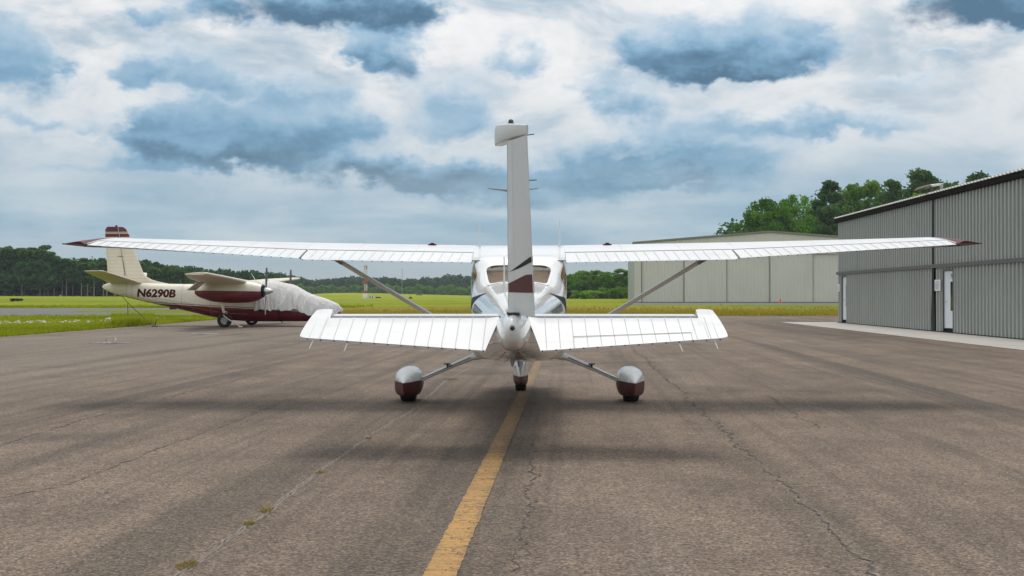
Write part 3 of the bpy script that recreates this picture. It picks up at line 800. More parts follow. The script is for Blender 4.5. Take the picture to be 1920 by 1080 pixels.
mb = MB(); mb.rings([tring(x) for x in np.linspace(-6.15, 4.05, 90)])
tb = mb.build('fuselage', M['twin_body'], twin, 40)
# registration letters wrapped on the starboard side
def text_mesh(txt, size, bold=.02, shear=0., align='LEFT'):
    cu = bpy.data.curves.new('lettering', 'FONT'); cu.body = txt; cu.size = size; cu.offset = bold; cu.shear = shear; cu.align_x = align; cu.resolution_u = 3
    ob = bpy.data.objects.new('lettering_source', cu); COL.objects.link(ob)
    bpy.context.view_layer.update()
    me = bpy.data.meshes.new_from_object(ob.evaluated_get(bpy.context.evaluated_depsgraph_get()))
    bpy.data.objects.remove(ob); bpy.data.curves.remove(cu); return me
me = text_mesh('N6290B', .50, .022, .12)
bm = bmesh.new(); bm.from_mesh(me); bmesh.ops.triangulate(bm, faces=bm.faces); bmesh.ops.subdivide_edges(bm, edges=bm.edges, cuts=2, use_grid_fill=True)
xm = min(v.co.x for v in bm.verts); xM = max(v.co.x for v in bm.verts); zM = max(v.co.y for v in bm.verts)
for v in bm.verts:
    x = -4.53+(v.co.x-xm)/(xM-xm)*1.72; z = 1.255+v.co.y/zM*.335-.02*(x+4.5)
    v.co = (x, -tsurf(x, z)-.006, z)
bm.to_mesh(me); bm.free(); me.materials.append(M['maroon'])
mb = MB()
for x in (-5.0, -4.75, -2.55, -1.3):
    a_, b_ = tring(x-.006, .003), tring(x+.006, .003); mb.rings([a_, b_], False, False)
for dg in (208, 196):
    j_ = round(dg/360*48); l_ = []
    for x in np.linspace(-5.2, .3, 40): p_, q_ = Vector(tring(x, .003)[j_]), Vector(tring(x, .003)[j_+1]); l_.append((p_, p_+(q_-p_).normalized()*.012))
    mb.rings(l_, False, False, closed=False)
mb.build('panel_seam', M['twinseam'], tb)
lt = bpy.data.objects.new('registration_letters', me); COL.objects.link(lt); lt.parent = tb
# fin and rudder
def finring(z, xt, xl, t): return [(xt+(xl-xt)*(.5-.5*math.cos(math.pi*k/10)), sg*t*math.sin(math.pi*(k/10))**.7, z) for sg, rng in ((-1, range(11)), (1, range(9, 0, -1))) for k in rng]
def fhx(z): return -5.1-(z-1.85)*.16
mb = MB(); mb.rings([finring(z, fhx(z), xl, t) for z, xl, t in ((1.70, -3.0, .05), (1.80, -3.35, .06), (1.88, -3.75, .07), (1.96, -4.02, .08), (2.08, -4.24, .085), (2.25, -4.38, .085), (2.5, -4.48, .083), (3.0, -4.68, .075), (3.9, -5.02, .06), (4.1, -5.13, .05), (4.19, -5.25, .03))]); tfin = mb.build('tail_fin', M['twin_fin'], twin, 40)
mb = MB(); mb.rings([finring(z, xt, fhx(z)-.015, .06) for z, xt in ((1.80, -5.88), (1.95, -5.92), (3.0, -5.98), (3.9, -6.04), (4.1, -6.03), (4.2, -5.95))]); tr_ = mb.build('rudder', M['twin_fin'], twin, 40)
mb = MB(); mb.tube([(-5.55, 0, 4.17), (-5.55, 0, 4.26)], .05, 10); mb.build('beacon', M['maroondull'], twin)
mb = MB(); mb.tube([(fhx(z)-.007, -.068, z) for z in (1.85, 3.9)], .007, 6); mb.tube([(fhx(2.95)-.2, -.06, 2.95), (fhx(2.95)+.04, -.075, 2.94)], .011, 6); mb.build('hinge_line', M['seamdark'], tr_)
# tailplane with dihedral
for sy in (-1, 1):
    mb = MB(); rs = []
    for q, xl, xt, z, t in ((.12, -4.35, -5.75, 1.80, .06), (1.2, -4.72, -5.86, 2.03, .05), (2.35, -5.10, -5.95, 2.27, .04), (2.45, -5.25, -5.9, 2.29, .02)):
        rs.append([(xt+(xl-xt)*(.5-.5*math.cos(math.pi*k/8)), sy*q, z+sg*t*math.sin(math.pi*k/8)**.7) for sg, rng in ((1, range(9)), (-1, range(7, 0, -1))) for k in rng])
    mb.rings(rs); mb.build('tailplane', M['cream'], twin, 40)
# wings
for sy in (-1, 1):
    mb = MB(); rs = []
    for q, xl, xt, z, t in ((.3, .75, -1.55, 1.80, .13), (2.0, .68, -1.22, 1.86, .12), (4.6, .66, -.85, 1.99, .10), (6.85, .66, -.25, 2.09, .075), (7.0, .60, -.2, 2.10, .05)):
        rs.append([(xt+(xl-xt)*(.5-.5*math.cos(math.pi*k/12)), sy*q, z-.03*(1-(k/12))+sg*t*(math.sin(math.pi*k/12)**.7)*(.6+.5*k/12)) for sg, rng in ((1, range(13)), (-1, range(11, 0, -1))) for k in rng])
    mb.rings(rs); wg = mb.build('wing', M['cream'], twin, 40)
    mb = MB(); mb.box((-1.12, sy*2.95, 1.66), (.50, 1.0, .04), M4=Matrix.Rotation(R(-38), 4, 'Y')); mb.build('flap', M['cream'], wg, bevel=.01)
    # nacelle
    NC = [(-1.5, 1.36, 1.52, .05), (-1.4, 1.27, 1.62, .16), (-1.08, 1.14, 1.76, .30), (-.65, 1.03, 1.86, .39), (0, .99, 1.9, .42), (.6, 1.0, 1.88, .42), (1.05, 1.08, 1.80, .38), (1.28, 1.20, 1.72, .30)]
    yc = sy*1.95
    mb = MB(); mb.rings([[(x, yc+p, q) for p, q in (ring_xz(2*math.pi*k/36, *crom(NC, x), 2.5, .5) for k in range(36))] for x in np.linspace(-1.5, 1.28, 40)])
    nc = mb.build('engine_nacelle', M['twin_nacelle'], twin, 40)
    mb = MB(); mb.rings([[(x, yc+r*math.cos(a), 1.47+r*math.sin(a)) for a in [2*math.pi*k/24 for k in range(24)]] for x, r in ((1.27, .27), (1.34, .25), (1.345, .21), (1.30, .2))], True, True); mb.build('cowl_ring', M['black'], nc, 40)
    mb = MB(); mb.rings([[(x, yc+r*math.cos(a), 1.47+r*math.sin(a)) for a in [2*math.pi*k/20 for k in range(20)]] for x, r in ((1.31, .12), (1.40, .15), (1.48, .14), (1.6, .10), (1.7, .05), (1.74, .008))]); sp = mb.build('spinner', M['alu'], nc, 50)
    for s_ in (-1, 1):
        mb = MB(); rs = []
        for rr, ch, tw in ((.1, .03, 60), (.25, .05, 56), (.5, .058, 50), (.75, .052, 46), (.92, .04, 44), (.96, .015, 43)):
            tw = R(tw); rs.append([(1.42+ch*math.cos(a)*math.cos(tw)+.05*s_*0, yc+ch*math.cos(a)*math.sin(tw)*s_+.012*math.sin(a), 1.47+s_*rr) for a in [2*math.pi*k/12 for k in range(12)]])
        rs = [[Vector((1.42, yc, 1.47))+Matrix.Rotation(R(-7), 3, 'X') @ (Vector(p)-Vector((1.42, yc, 1.47))) for p in r] for r in rs]
        mb.rings(rs); bl = mb.build('propeller_blade', M['propgrey'] if s_ > 0 else M['alu'], sp, 50)
    # leg and wheel
    wl = empty('main_wheel'); wl.parent = twin
    rs = []; mb = MB(); cx, cz, rr, ww = -.28, .29, .29, .21
    prof = [(-.5, .60), (-.5, .80), (-.44, .93), (-.25, 1.0), (.25, 1.0), (.44, .93), (.5, .80), (.5, .60)]
    for k in range(32):
        a = 2*math.pi*k/32; rs.append([(cx+q*rr*math.cos(a), yc+p*ww, cz+q*rr*math.sin(a)) for p, q in prof])
    mb.rings(rs+[rs[0]], False, False); mb.build('tyre', M['rubber'], wl)
    mb = MB(); mb.rings([[(cx+r*math.cos(a), yc+y, cz+r*math.sin(a)) for a in [2*math.pi*k/24 for k in range(24)]] for y, r in ((-.075, .03), (-.085, .06), (-.055, .08), (-.06, .12), (-.09, .145), (.09, .145), (.06, .14), (.06, .02))]); mb.build('wheel_rim', M['greymetal'], wl, 40)
    mb = MB(); mb.tube([(-.38, yc, 1.05), (-.34, yc, .72), (-.30, yc, .60)], [.06, .055, .05], 12); mb.tube([(-.30, yc, .62), (-.22, yc+.02, .44), (-.26, yc+.02, .28)], [.04, .035, .03], 10)
    mb.tube([(-.34, yc-.04, .70), (-.16, yc-.04, .62), (-.25, yc-.04, .48)], .018, 8); mb.tube([(-.5, yc, 1.02), (-.36, yc, .8)], .025, 8); mb.build('gear_leg', M['cream'], wl, 50)
mb = MB(); mb.rings([[(3.1+.19*q*math.cos(a), p*.13, .19+.19*q*math.sin(a)) for p, q in ((-.5, .5), (-.5, .8), (-.3, 1), (.3, 1), (.5, .8), (.5, .5))] for a in [2*math.pi*k/24 for k in range(25)]], False, False); mb.build('nose_wheel', M['rubber'], twin)
for x, y, h in ((.55, -.05, .42), (1.05, .1, .42)):
    mb = MB(); mb.tube([(x, y, 1.78), (x-.28, y, 1.80+h)], [.02, .008], 8); mb.build('radio_mast', M['whitew'], twin)
mb = MB(); mb.box((-3.1, 0, .76), (.3, .05, .12)); mb.build('belly_fairing', M['maroondull'], twin, bevel=.01)
# red cockpit sides show under the cover; the cover is a thing of its own
cov = MB(); rs = []
NX, NR = 110, 96
for i in range(NX+1):
    q = i/NX; x = .62+(4.13-.62)*q
    xc = min(x, 4.03); zb, zt, hw = crom(TF, xc); row = []
    hem = .655+.03*math.sin(x*9)+.02*math.sin(x*23+1) if x < 2.3 else .655-.32*min(1, (x-2.3)/.9)+.025*math.sin(x*17)
    hem = max(hem, zb+.06)
    for j in range(NR+1):
        u = -1+2*j/NR                          # -1 starboard hem .. +1 port hem
        th = math.pi/2-u*math.pi*.5*1.02
        px_, pz_ = ring_xz(th, zb, zt, hw, 2.6, .5)
        zc = (zb+zt)/2
        a = abs(u)
        z = zt-(zt-hem)*(1-math.cos(a*math.pi/2))**.86 if a > 0 else zt
        y = math.copysign(hw*(math.sin(a*math.pi/2)**.62), u)
        fold = .8*(1-2*abs(math.sin(x*6.2+3.0*a+1.1*math.sin(x*2.3)))**.7)+.28*math.sin(x*31-4*a+2*math.sin(x*5))+.25*math.sin(x*8-7*a)
        amp = .12*a**1.1*(1 if x < 2.4 else max(.35, 1-(x-2.4)*.6))
        y += math.copysign(.07+max(0, fold+1.15)*amp*.62+.03*a*a, u) if a > .03 else 0
        z += .07*(1-a*.6)+.012*math.sin(x*6+u*5)
        xx = x+.05*math.sin(z*4+x*5)*a
        if q > .93: f = (q-.93)/.07; y *= math.sqrt(max(.0, 1-f*f*.75)); z -= .10*f*f*(1-a)
        row.append((xx, y, z))
    rs.append(row)
cov.rings(rs, False, False, closed=False)
# close the nose end
last = rs[-1]; o = len(cov.v); cov.v += [tuple(p) for p in last]+[(p[0]+.03, p[1]*.45, .35+(p[2]-.35)*.75) for p in last]
for j in range(NR): cov.f.append([o+j, o+j+1, o+NR+1+j+1, o+NR+1+j]); cov.m.append(0)
cov.f.append([o+NR+1+j for j in range(NR+1)]); cov.m.append(0)
cv = cov.build('canvas_cover', M['canvas'], None, 180, (X0, TD, 0)); cv.rotation_euler = (0, 0, R(-4))
sm_ = cv.modifiers.new('thickness', 'SOLIDIFY'); sm_.thickness = .01
tag(cv, 'grey canvas cover draped in folds over the cockpit and nose of the cream airplane', 'cover')
mb = MB(); mb.tube([(1.62, -.735, .84), (1.62, -.75, .6), (1.64, -.70, .32), (1.7, -.45, .17)], .018, 6); mb.tube([(1.62, -.74, .82), (1.62, -.74, .88)], .03, 8)
s = mb.build('cover_strap', M['black'], cv)
mb = MB(); mb.tube([(-.30, -2.05, .50), (-.12, -2.1, .36), (.45, -2.25, .05)], .02, 8); mb.tube([(.4, -2.3, .035), (.52, -2.2, .035)], .03, 8)
s = mb.build('tow_bar', M['cream'], None, loc=(X0, TD, 0)); s.rotation_euler = (0, 0, R(-4)); tag(s, 'thin pale tow bar leaning from the nearer wheel of the cream airplane to the asphalt', 'tow bar')
def rope(name, pts, r, label, mat='rope', cat='rope'):
    mb = MB(); mb.tube(pts, r, 6); return tag(mb.build(name, M[mat]), label, cat)
tailp = (X0-5.3*math.cos(R(4)), TD+.37, 1.27)
gx, gy = gp(290, 613)
mid = Vector(tailp)*.82+Vector((gx, gy, 0))*.18
rope('tie_down_rope', [tailp, mid-Vector((0, 0, .06)), (gx*.5+tailp[0]*.5, gy*.5+tailp[1]*.5, .58), (gx, gy, .01)], .014, 'dark tie down rope from the tail of the cream airplane to the grass edge')
rope('hanging_rope', [mid-Vector((0, 0, .06)), mid-Vector((.0, 0, .35)), mid-Vector((-.01, 0, .58))], .014, 'short loose end hanging from the tail tie down rope')
mb = MB(); mb.tube([(gx, gy, .0), (gx+.05, gy, .22), (gx+.08, gy, .33)], [.02, .018, .01], 6); mb.tube([(gx-.12, gy, .02), (gx+.15, gy, .02)], .035, 6)
tag(mb.build('tie_down_stake', M['darkmetal']), 'small dark stake in the asphalt where the tail rope ends', 'stake')
cxg, cyg = gp(203, 644)
mb = MB(); mb.tube([(cxg+.08+.13*math.cos(a), cyg+.05*math.sin(a*2), .10+.09*math.sin(a)) for a in [2*math.pi*k/20 for k in range(21)]], .010, 6)
for k in range(5): mb.tube([(cxg-.55+.22*k, cyg+.12*math.sin(k*2.1), .012), (cxg-.4+.22*k, cyg-.1*math.cos(k*1.7), .03), (cxg-.25+.22*k, cyg+.1*math.sin(k), .012)], .012, 6)
tag(mb.build('coiled_cable', M['steel']), 'loose coil of pale steel cable lying on the grey asphalt', 'cable')
for px, py, L, lab in ((382, 627, .9, 'pale scrap of cable on the asphalt behind the nearer wheel of the cream airplane'),):
    x, y = gp(px, py); mb = MB(); mb.tube([(x-L/2, y, .01), (x-L/5, y+.1, .03), (x+L/6, y-.06, .012), (x+L/2, y+.05, .012)], .018, 6); tag(mb.build('cable_scrap', M['steel']), lab, 'cable')

# ------------------------------------------------------------------ GROUND
def smooth(a, b, x): t = min(1, max(0, (x-a)/(b-a))); return t*t*(3-2*t)
RISE = [(-5000, .9), (0, .9), (200, .75), (420, .7), (560, 1.6), (640, 3.2), (720, 2.6), (880, .75), (960, .3), (1065, 0), (5000, 0)]
def terr(x, y):
    d = math.hypot(x, y)
    if y < 40 or d < 150: return 0.
    u = 960+F*x/max(y, 1); r = np.interp(u, [a for a, _ in RISE], [b for _, b in RISE])
    lim = 420 if u < 430 else (420+(1050-420)*smooth(430, 600, u))
    return r*smooth(130 if u < 430 else 330, lim, d)
mb = MB(); rad = [0, 20, 40, 60, 80, 100, 125, 150, 180, 220, 260, 300, 350, 400, 450, 500, 560, 640, 740, 860, 1000, 1150, 1300, 1600, 2200, 3500, 6500]
az = sorted(set([R(a) for a in range(-180, 180, 6)]+[R(-27+.75*k) for k in range(73)]))
rows = [[(r*math.sin(a), r*math.cos(a), terr(r*math.sin(a), r*math.cos(a))-(0 if r > 10 else 0)) for a in az] for r in rad[1:]]
mb.rings(rows, False, False); o = len(mb.v); mb.v.append((0, 0, 0))
for j in range(len(az)): mb.f.append([o, j, (j+1) % len(az)]); mb.m.append(0)
tag(mb.build('grass_field', M['grass'], None, 60), 'yellow green grass field around the apron', None, None, 'structure')

def sheet(name, poly, mat, z, label, sub=None):
    mb = MB(); mb.add([(x, y, z) for x, y in poly], [list(range(len(poly)))]); o = mb.build(name, mat, None, 0)
    return tag(o, label, None, None, 'structure')
# apron outline with an uneven grass edge
rr = random.Random(3)
edge_w = []
for k in range(61):
    y = -12+k*(76.5+12)/60; x = -15.9+.009*(y-38)
    if y > 30: x += rr.uniform(-.14, .14)
    edge_w.append((x, y))
edge_n = [(-15.3+k*(75.)/75, 76.8+.25*math.sin(k*.9)*.3+rr.uniform(-.12, .12)) for k in range(1, 76)]
apron = edge_w+edge_n+[(60, 70), (60, -12)]
sheet('asphalt_apron', apron, M['asphalt'], .004, 'worn brown grey asphalt apron')
# concrete strip along the hangar front
HP, HD = Vector((15.4, 57.9)), Vector((-.0242, -.9997)).normalized(); HN = Vector((-.9997, .0242)).normalized()   # wall foot, direction towards the viewer, outward normal
def hw_(u, o_, z): p = HP+HD*u+HN*o_; return (p.x, p.y, z)
mb = MB(); mb.add([hw_(u, o_, .012) for u, o_ in ((-.6, -.3), (45, -.3), (45, 2.65), (0, 2.55), (-1.0, 2.5))], [list(range(5))]); tag(mb.build('concrete_strip', M['concrete'], None, 0), 'pale concrete strip along the foot of the grey hangar', None, None, 'structure')
mb = MB()
for u in np.arange(2, 45, 3.05): mb.add([hw_(u+a, b, .0145) for a, b in ((0, .02), (.018, .02), (.018, 2.53), (0, 2.53))], [(0, 1, 2, 3)])
tag(mb.build('concrete_joint', M['soil'], None, 0), 'sawn joints across the concrete strip', None, None, 'structure')
# taxiways beyond the verge, and the pavement before the far hangar
sheet('taxiway', [(-140, 82), (-60, 78.5), (-30, 77.2), (-15.2, 77), (-14, 80), (-22, 86), (-33, 92), (-35, 99), (-30, 107), (-20, 113), (-20, 119), (-40, 121), (-70, 122), (-140, 124)], M['road'], .0045, 'grey taxiway curving through the grass beyond the verge')
sheet('hangar_pavement', [(15.2, 162), (75, 157), (75, 204.4), (20.6, 209.6)], M['road'], .006, 'dark pavement in front of the beige hangar')
sheet('far_taxiway', [(-200, 262), (-30, 258), (-12, 263), (-30, 267), (-200, 274)], M['road'], .02, 'thin pale taxiway crossing the field')
# the yellow guide line
def ribbon(name, pts, w, mat, z, label, jit=0., seed=1, step=.12):
    r_ = random.Random(seed); P = [Vector((a, b)) for a, b in pts]; out = []
    for i in range(len(P)-1):
        n = max(1, int((P[i+1]-P[i]).length/step))
        for k in range(n): out.append(P[i]+(P[i+1]-P[i])*k/n)
    out.append(P[-1]); L, off = [], 0.
    for i, p in enumerate(out):
        t = (out[min(i+1, len(out)-1)]-out[max(0, i-1)]).normalized(); nn = Vector((t.y, -t.x))
        off = off*.8+r_.gauss(0, jit); ww = w(r_) if callable(w) else w
        c = p+nn*off; L.append([(c.x-nn.x*ww/2, c.y-nn.y*ww/2, z), (c.x+nn.x*ww/2, c.y+nn.y*ww/2, z)])
    mb = MB(); mb.rings(L, False, False, closed=False); return tag(mb.build(name, mat, None, 0), label, None, None, 'structure')
a, b = gp(825, 1080), gp(1000, 700)
dv = Vector((b[0]-a[0], b[1]-a[1]))/(b[1]-a[1])
ribbon('yellow_line', [(a[0]+dv.x*t, a[1]+t) for t in (-9, -4, 0, 4, 8, 12, 20, 30, 45, 60)], lambda r_: .158+r_.uniform(-.007, .007), M['yellow'], .0085, 'worn yellow guide line', .0012, 5, .018)
CR = {'A': [(330, 1085), (450, 1000), (600, 885), (690, 820), (780, 765), (835, 715), (880, 690)],
      'B': [(1180, 648), (1240, 700), (1330, 785), (1440, 882), (1500, 935), (1560, 1000), (1640, 1090)],
      'C': [(955, 1085), (965, 1040), (985, 960), (990, 920), (1003, 880), (1000, 850), (1012, 800)],
      'D': [(0, 935), (110, 915), (320, 835), (460, 782), (560, 745)],
      'E': [(-40, 850), (95, 807), (190, 777), (250, 762), (415, 720), (550, 685)],
      'G': [(1440, 742), (1500, 785), (1545, 805)]}
for k, (nm, pp) in enumerate(CR.items()):
    P = [gp(*q) for q in pp]
    wid = {'A': .030, 'B': .022, 'C': .014, 'D': .012, 'E': .016, 'G': .013}[nm]
    jit = {'A': .005, 'B': .018, 'C': .018, 'D': .010, 'E': .014, 'G': .018}[nm]
    ribbon('pavement_crack', P, (lambda r_: wid*max(.3, r_.gauss(1.15, .35))) if nm == 'A' else (lambda r_: wid*max(.02, r_.gauss(.5, .6))), M['grit'], .0062, 'crumbled pale edge of a crack in the asphalt', jit, k+3, .05)
    ribbon('pavement_crack', P, (lambda r_: wid*max(.03, r_.gauss(.15, .2))) if nm == 'A' else (lambda r_: wid*max(.05, r_.gauss(.36, .28))), M['soil'], .0078, 'dark crack in the asphalt', jit, k+3, .05)
# weeds along the cracks
def tuft(name, pts, mat, lab, cat, n=26, h=.05, r=.07, group=None):
    r *= .58; h *= .6
    mb = MB()
    for _ in range(n):
        a = rnd.uniform(0, 6.28); q = r*math.sqrt(rnd.random()); x, y = pts[0]+q*math.cos(a)*.7, pts[1]+q*math.sin(a)*1.2
        hh = h*rnd.uniform(.25, .7); l = rnd.uniform(0, 6.28); w = rnd.uniform(.0008, .0022); ln = hh*rnd.uniform(.5, 2.2)
        dx, dy = math.cos(l), math.sin(l)
        mb.add([(x-dy*w, y+dx*w, .006), (x+dy*w, y-dx*w, .006), (x+dx*ln*.5+dy*w*.7, y+dy*ln*.5-dx*w*.7, .006+hh*.65), (x+dx*ln*.5-dy*w*.7, y+dy*ln*.5+dx*w*.7, .006+hh*.65), (x+dx*ln, y+dy*ln, .006+hh)], [(0, 1, 2, 3), (3, 2, 4)])
    return tag(mb.build(name, mat, None, 0), lab, cat, group)
WL = [((500, 958), .05, .10, 'yellowish weed clump in the long pale crack, second from the bottom of the picture'), ((467, 983), .045, .07, 'small green weed in the long pale crack just below the larger clump'), ((600, 887), .03, .09, 'thin brown weed midway along the long pale crack'),
      ((352, 1062), .045, .13, 'dry brown weed where the long pale crack meets the bottom of the picture'), ((690, 823), .03, .08, 'faint green weed in the long pale crack left of the airplane shadow'), ((845, 712), .05, .25, 'mossy weeds in the crack beside the port wheel fairing'), ((790, 757), .03, .14, 'mossy weeds in the crack behind the port tyre')]
for p, h, r, lab in WL: tuft('weed', gp(*p), M['weed'], lab, 'weed', int(90+r*1300), h, r, 'weeds growing in the pavement cracks')
tuft('dry_grass_litter', gp(938, 806), M['weed'], 'dry grass litter lying on the worn yellow line under the tail', 'plant litter', 60, .012, .14)
tuft('weed', gp(140, 703), M['weed'], 'low scattered weeds on the asphalt at left, before the tie down cable', 'weed', 70, .03, .45, 'weeds growing in the pavement cracks')
tuft('weed', gp(305, 622), M['blade'], 'flat green weed patch on the asphalt under the tail of the cream airplane', 'weed', 90, .05, .8, 'weeds growing in the pavement cracks')

# grass blades on the verges
def blades(name, n, pts_fn, h0, h1, mat, lab, seed):
    r_ = np.random.default_rng(seed); V, Fc = [], []
    k = 0
    while k < n:
        q = pts_fn(r_)
        if q is None: continue
        x, y, hm = q
        for _ in range(3):
            a = r_.uniform(0, 6.28); w = r_.uniform(.012, .028)*(1+y/90); h = r_.uniform(h0, h1)*hm; l = h*r_.uniform(.1, .7); b_ = r_.uniform(0, 6.28)
            xx, yy = x+r_.uniform(-.1, .1), y+r_.uniform(-.1, .1); o = len(V)
            V += [(xx-math.cos(a)*w, yy-math.sin(a)*w, .0), (xx+math.cos(a)*w, yy+math.sin(a)*w, .0), (xx+math.cos(b_)*l, yy+math.sin(b_)*l, h)]
            Fc.append((o, o+1, o+2))
        k += 1
    mb = MB(); mb.v = V; mb.f = [list(f) for f in Fc]; mb.m = [0]*len(Fc)
    me = bpy.data.meshes.new(name); me.from_pydata(V, [], Fc); me.materials.append(mat); o = bpy.data.objects.new(name, me); COL.objects.link(o)
    return tag(o, lab, 'grass', None, 'stuff')
def west(r_):
    y = r_.uniform(34, 76.5); xe = -15.95+.009*(y-38); x = xe-abs(r_.exponential(5.5)) if r_.random() < .8 else xe-r_.uniform(0, .5)
    if x < -.60*y-1: return None
    ed = xe-x; hm = 1.0
    if ed < .4: hm = .8
    u = 960+F*x/y; v = HY+F*CH/y
    if 210 < u < 290 and 594 < v < 614: hm = 2.0
    if 598 < v < 610 and u < 215: hm = .6
    return x, y, hm
blades('verge_grass', 18000, west, .06, .17, M['blade'], 'green grass on the verge left of the apron', 5)
def north(r_):
    x = r_.uniform(-15, 48); y = 76.9+abs(r_.exponential(9.)) if x > 3 else 76.9+abs(r_.exponential(6))
    if 960+F*x/y > 1590: return None
    return x, y, 1.
blades('verge_grass', 9000, north, .08, .26, M['dryblade'], 'yellowish grass beyond the far end of the apron', 6)
def peninsula(r_):
    x, y = r_.uniform(-60, -16), 124.5+r_.exponential(6.)
    return x, y, 1.
blades('verge_grass', 3000, peninsula, .1, .3, M['blade'], 'grass edge behind the taxiway', 8)
# pale stones in the drain
mb = MB(); r_ = random.Random(9)
ico = bmesh.new(); bmesh.ops.create_icosphere(ico, subdivisions=1, radius=1); IV = [v.co.copy() for v in ico.verts]; IF = [[v.index for v in f.verts] for f in ico.faces]; ico.free()
def stone(x, y, s_):
    q = Vector((s_*r_.uniform(.7, 1.4), s_*r_.uniform(.6, 1.2), s_*r_.uniform(.4, .8))); a = r_.uniform(0, 6.28)
    mb.add([(x+v.x*q.x*math.cos(a)-v.y*q.y*math.sin(a), y+v.x*q.x*math.sin(a)+v.y*q.y*math.cos(a), q.z*.35+v.z*q.z*r_.uniform(.75, 1.2)) for v in IV], IF)
for _ in range(210):
    u = r_.uniform(-20, 150) if r_.random() < .8 else r_.uniform(140, 235); v = 605.5+r_.gauss(0, 1.4)-.008*u+(1.5 if u < 30 else 0); x, y = gp(u, v); stone(x, y, r_.uniform(.035, .11))
for u0, v0 in ((250, 600.5), (297, 600), (345, 600), (355, 600.5), (207, 600)):
    for _ in range(14): x, y = gp(u0+r_.gauss(0, 5), v0+r_.gauss(0, .7)); stone(x, y, r_.uniform(.05, .13))
tag(mb.build('drain_stones', M['stone'], None, 0), 'pale stones lining the shallow drain in the verge', 'stones', None, 'stuff')

# ------------------------------------------------------------------ GREY HANGAR (right)
hg = empty('grey_hangar', (HP.x, HP.y, 0)); tag(hg, 'long grey ribbed metal hangar with dark eaves and white walk doors', 'hangar')
def L_(p): return (p[0]-HP.x, p[1]-HP.y, p[2])
def hl(u, o_, z): return L_(hw_(u, o_, z))
def ribbed(mbx, u0, u1, z0, z1, o0=0., per=.305, dep=.05):
    us = []
    k0 = math.floor(u0/per)-1
    for k in range(k0, int(u1/per)+2):
        b = k*per
        for du, do in ((0, 0), (.19, 0), (.20, dep), (.295, dep), (.304, 0)): us.append((b+du, do))
    us = [(u, d) for u, d in us if u0 < u < u1]; us = [(u0, 0)]+us+[(u1, 0)]
    rows = [[hl(u, o0+d, z0), hl(u, o0+d, z1)] for u, d in us]
    mbx.rings(rows, False, False, closed=False)
WL_ = 42.0
mb = MB(); ribbed(mb, 0, 14.08, 2.39, 4.72); ribbed(mb, 14.26, WL_, 2.39, 4.72)
ribbed(mb, 0, .72, .03, 2.27); ribbed(mb, 1.72, 14.02, .03, 2.27); ribbed(mb, 14.34, 15.12, .03, 2.27); ribbed(mb, 16.28, 29, .03, 2.27); ribbed(mb, 29.3, WL_, .03, 2.27)
ribbed(mb, .72, 1.72, 2.20, 2.27); ribbed(mb, 15.12, 16.28, 2.20, 2.27)
# end and back walls
dp = -15.
for o_a in (0,):
    mb.add([hl(0, -.06, .03), hl(0, dp, .03), hl(0, dp, 5.9), hl(0, -.06, 4.72)], [(0, 1, 2, 3)]); mb.add([hl(WL_, -.06, .03), hl(WL_, dp, .03), hl(WL_, dp, 5.9), hl(WL_, -.06, 4.72)], [(0, 1, 2, 3)])
    mb.add([hl(0, dp, .03), hl(WL_, dp, .03), hl(WL_, dp, 5.9), hl(0, dp, 5.9)], [(0, 1, 2, 3)])
wl = mb.build('wall', M['gal'], hg, 0)
mb = MB(); mb.add([hl(0, -.08, 0), hl(WL_, -.08, 0), hl(WL_, -.08, 4.75), hl(0, -.08, 4.75)], [(0, 1, 2, 3)]); mb.build('inner_lining', M['trimdark'], hg, 0)
mb = MB(); mb.add([hl(u, .052, z) for u, z in ((14.05, 4.72), (14.28, 4.72), (14.28, 2.3), (14.30, 1.3), (14.40, .3), (14.36, 0), (13.98, 0), (13.94, .5), (14.03, 1.3), (14.05, 2.3))], [list(range(10))]); mb.build('panel_gap', M['black'], hg, 0)
mb = MB()
mb.add([hl(u, o_, z) for u in (0, WL_) for o_, z in ((.10, 2.27), (.10, 2.39), (0.0, 2.42), (-.02, 2.27))], [(0, 1, 5, 4), (1, 2, 6, 5), (2, 3, 7, 6), (3, 0, 4, 7), (0, 3, 2, 1), (4, 5, 6, 7)])
mb.build('door_rail', M['rail'], hg, 0)
mb = MB()
mb.add([hl(u, o_, z) for u in (-.12, WL_) for o_, z in ((.16, 4.72), (.16, 4.90), (-.05, 4.90), (-.05, 4.70))], [(0, 1, 5, 4), (1, 2, 6, 5), (2, 3, 7, 6), (3, 0, 4, 7), (0, 3, 2, 1), (4, 5, 6, 7)])
mb.build('eave_trim', M['trimdark'], hg, 0)
mb = MB()
mb.add([hl(-.15, .17, 4.905), hl(WL_, .17, 4.905), hl(WL_, dp-.2, 6.1), hl(-.15, dp-.2, 6.1), hl(-.15, .17, 4.92), hl(WL_, .17, 4.92), hl(WL_, dp-.2, 6.115), hl(-.15, dp-.2, 6.115)], [(0, 1, 2, 3), (4, 5, 6, 7), (0, 1, 5, 4), (1, 2, 6, 5), (2, 3, 7, 6), (3, 0, 4, 7)])
for k in range(int(WL_/.305)):
    u = .05+k*.305; mb.add([hl(u+du, o_, z+.079*(.17-o_)) for o_ in (.20, dp) for du, z in ((0, 4.915), (.04, 4.965), (.13, 4.965), (.17, 4.915))], [(0, 1, 2, 3), (0, 1, 5, 4), (1, 2, 6, 5), (2, 3, 7, 6)])
mb.build('roof', M['rooflite'], hg, 0)
mb = MB(); mb.add([hl(u, o_, z) for u in (0, WL_) for o_, z in ((.05, .013), (.05, .045), (-.05, .045))], [(0, 1, 4, 3), (1, 2, 5, 4)]); mb.build('base_seal', M['black'], hg, 0)
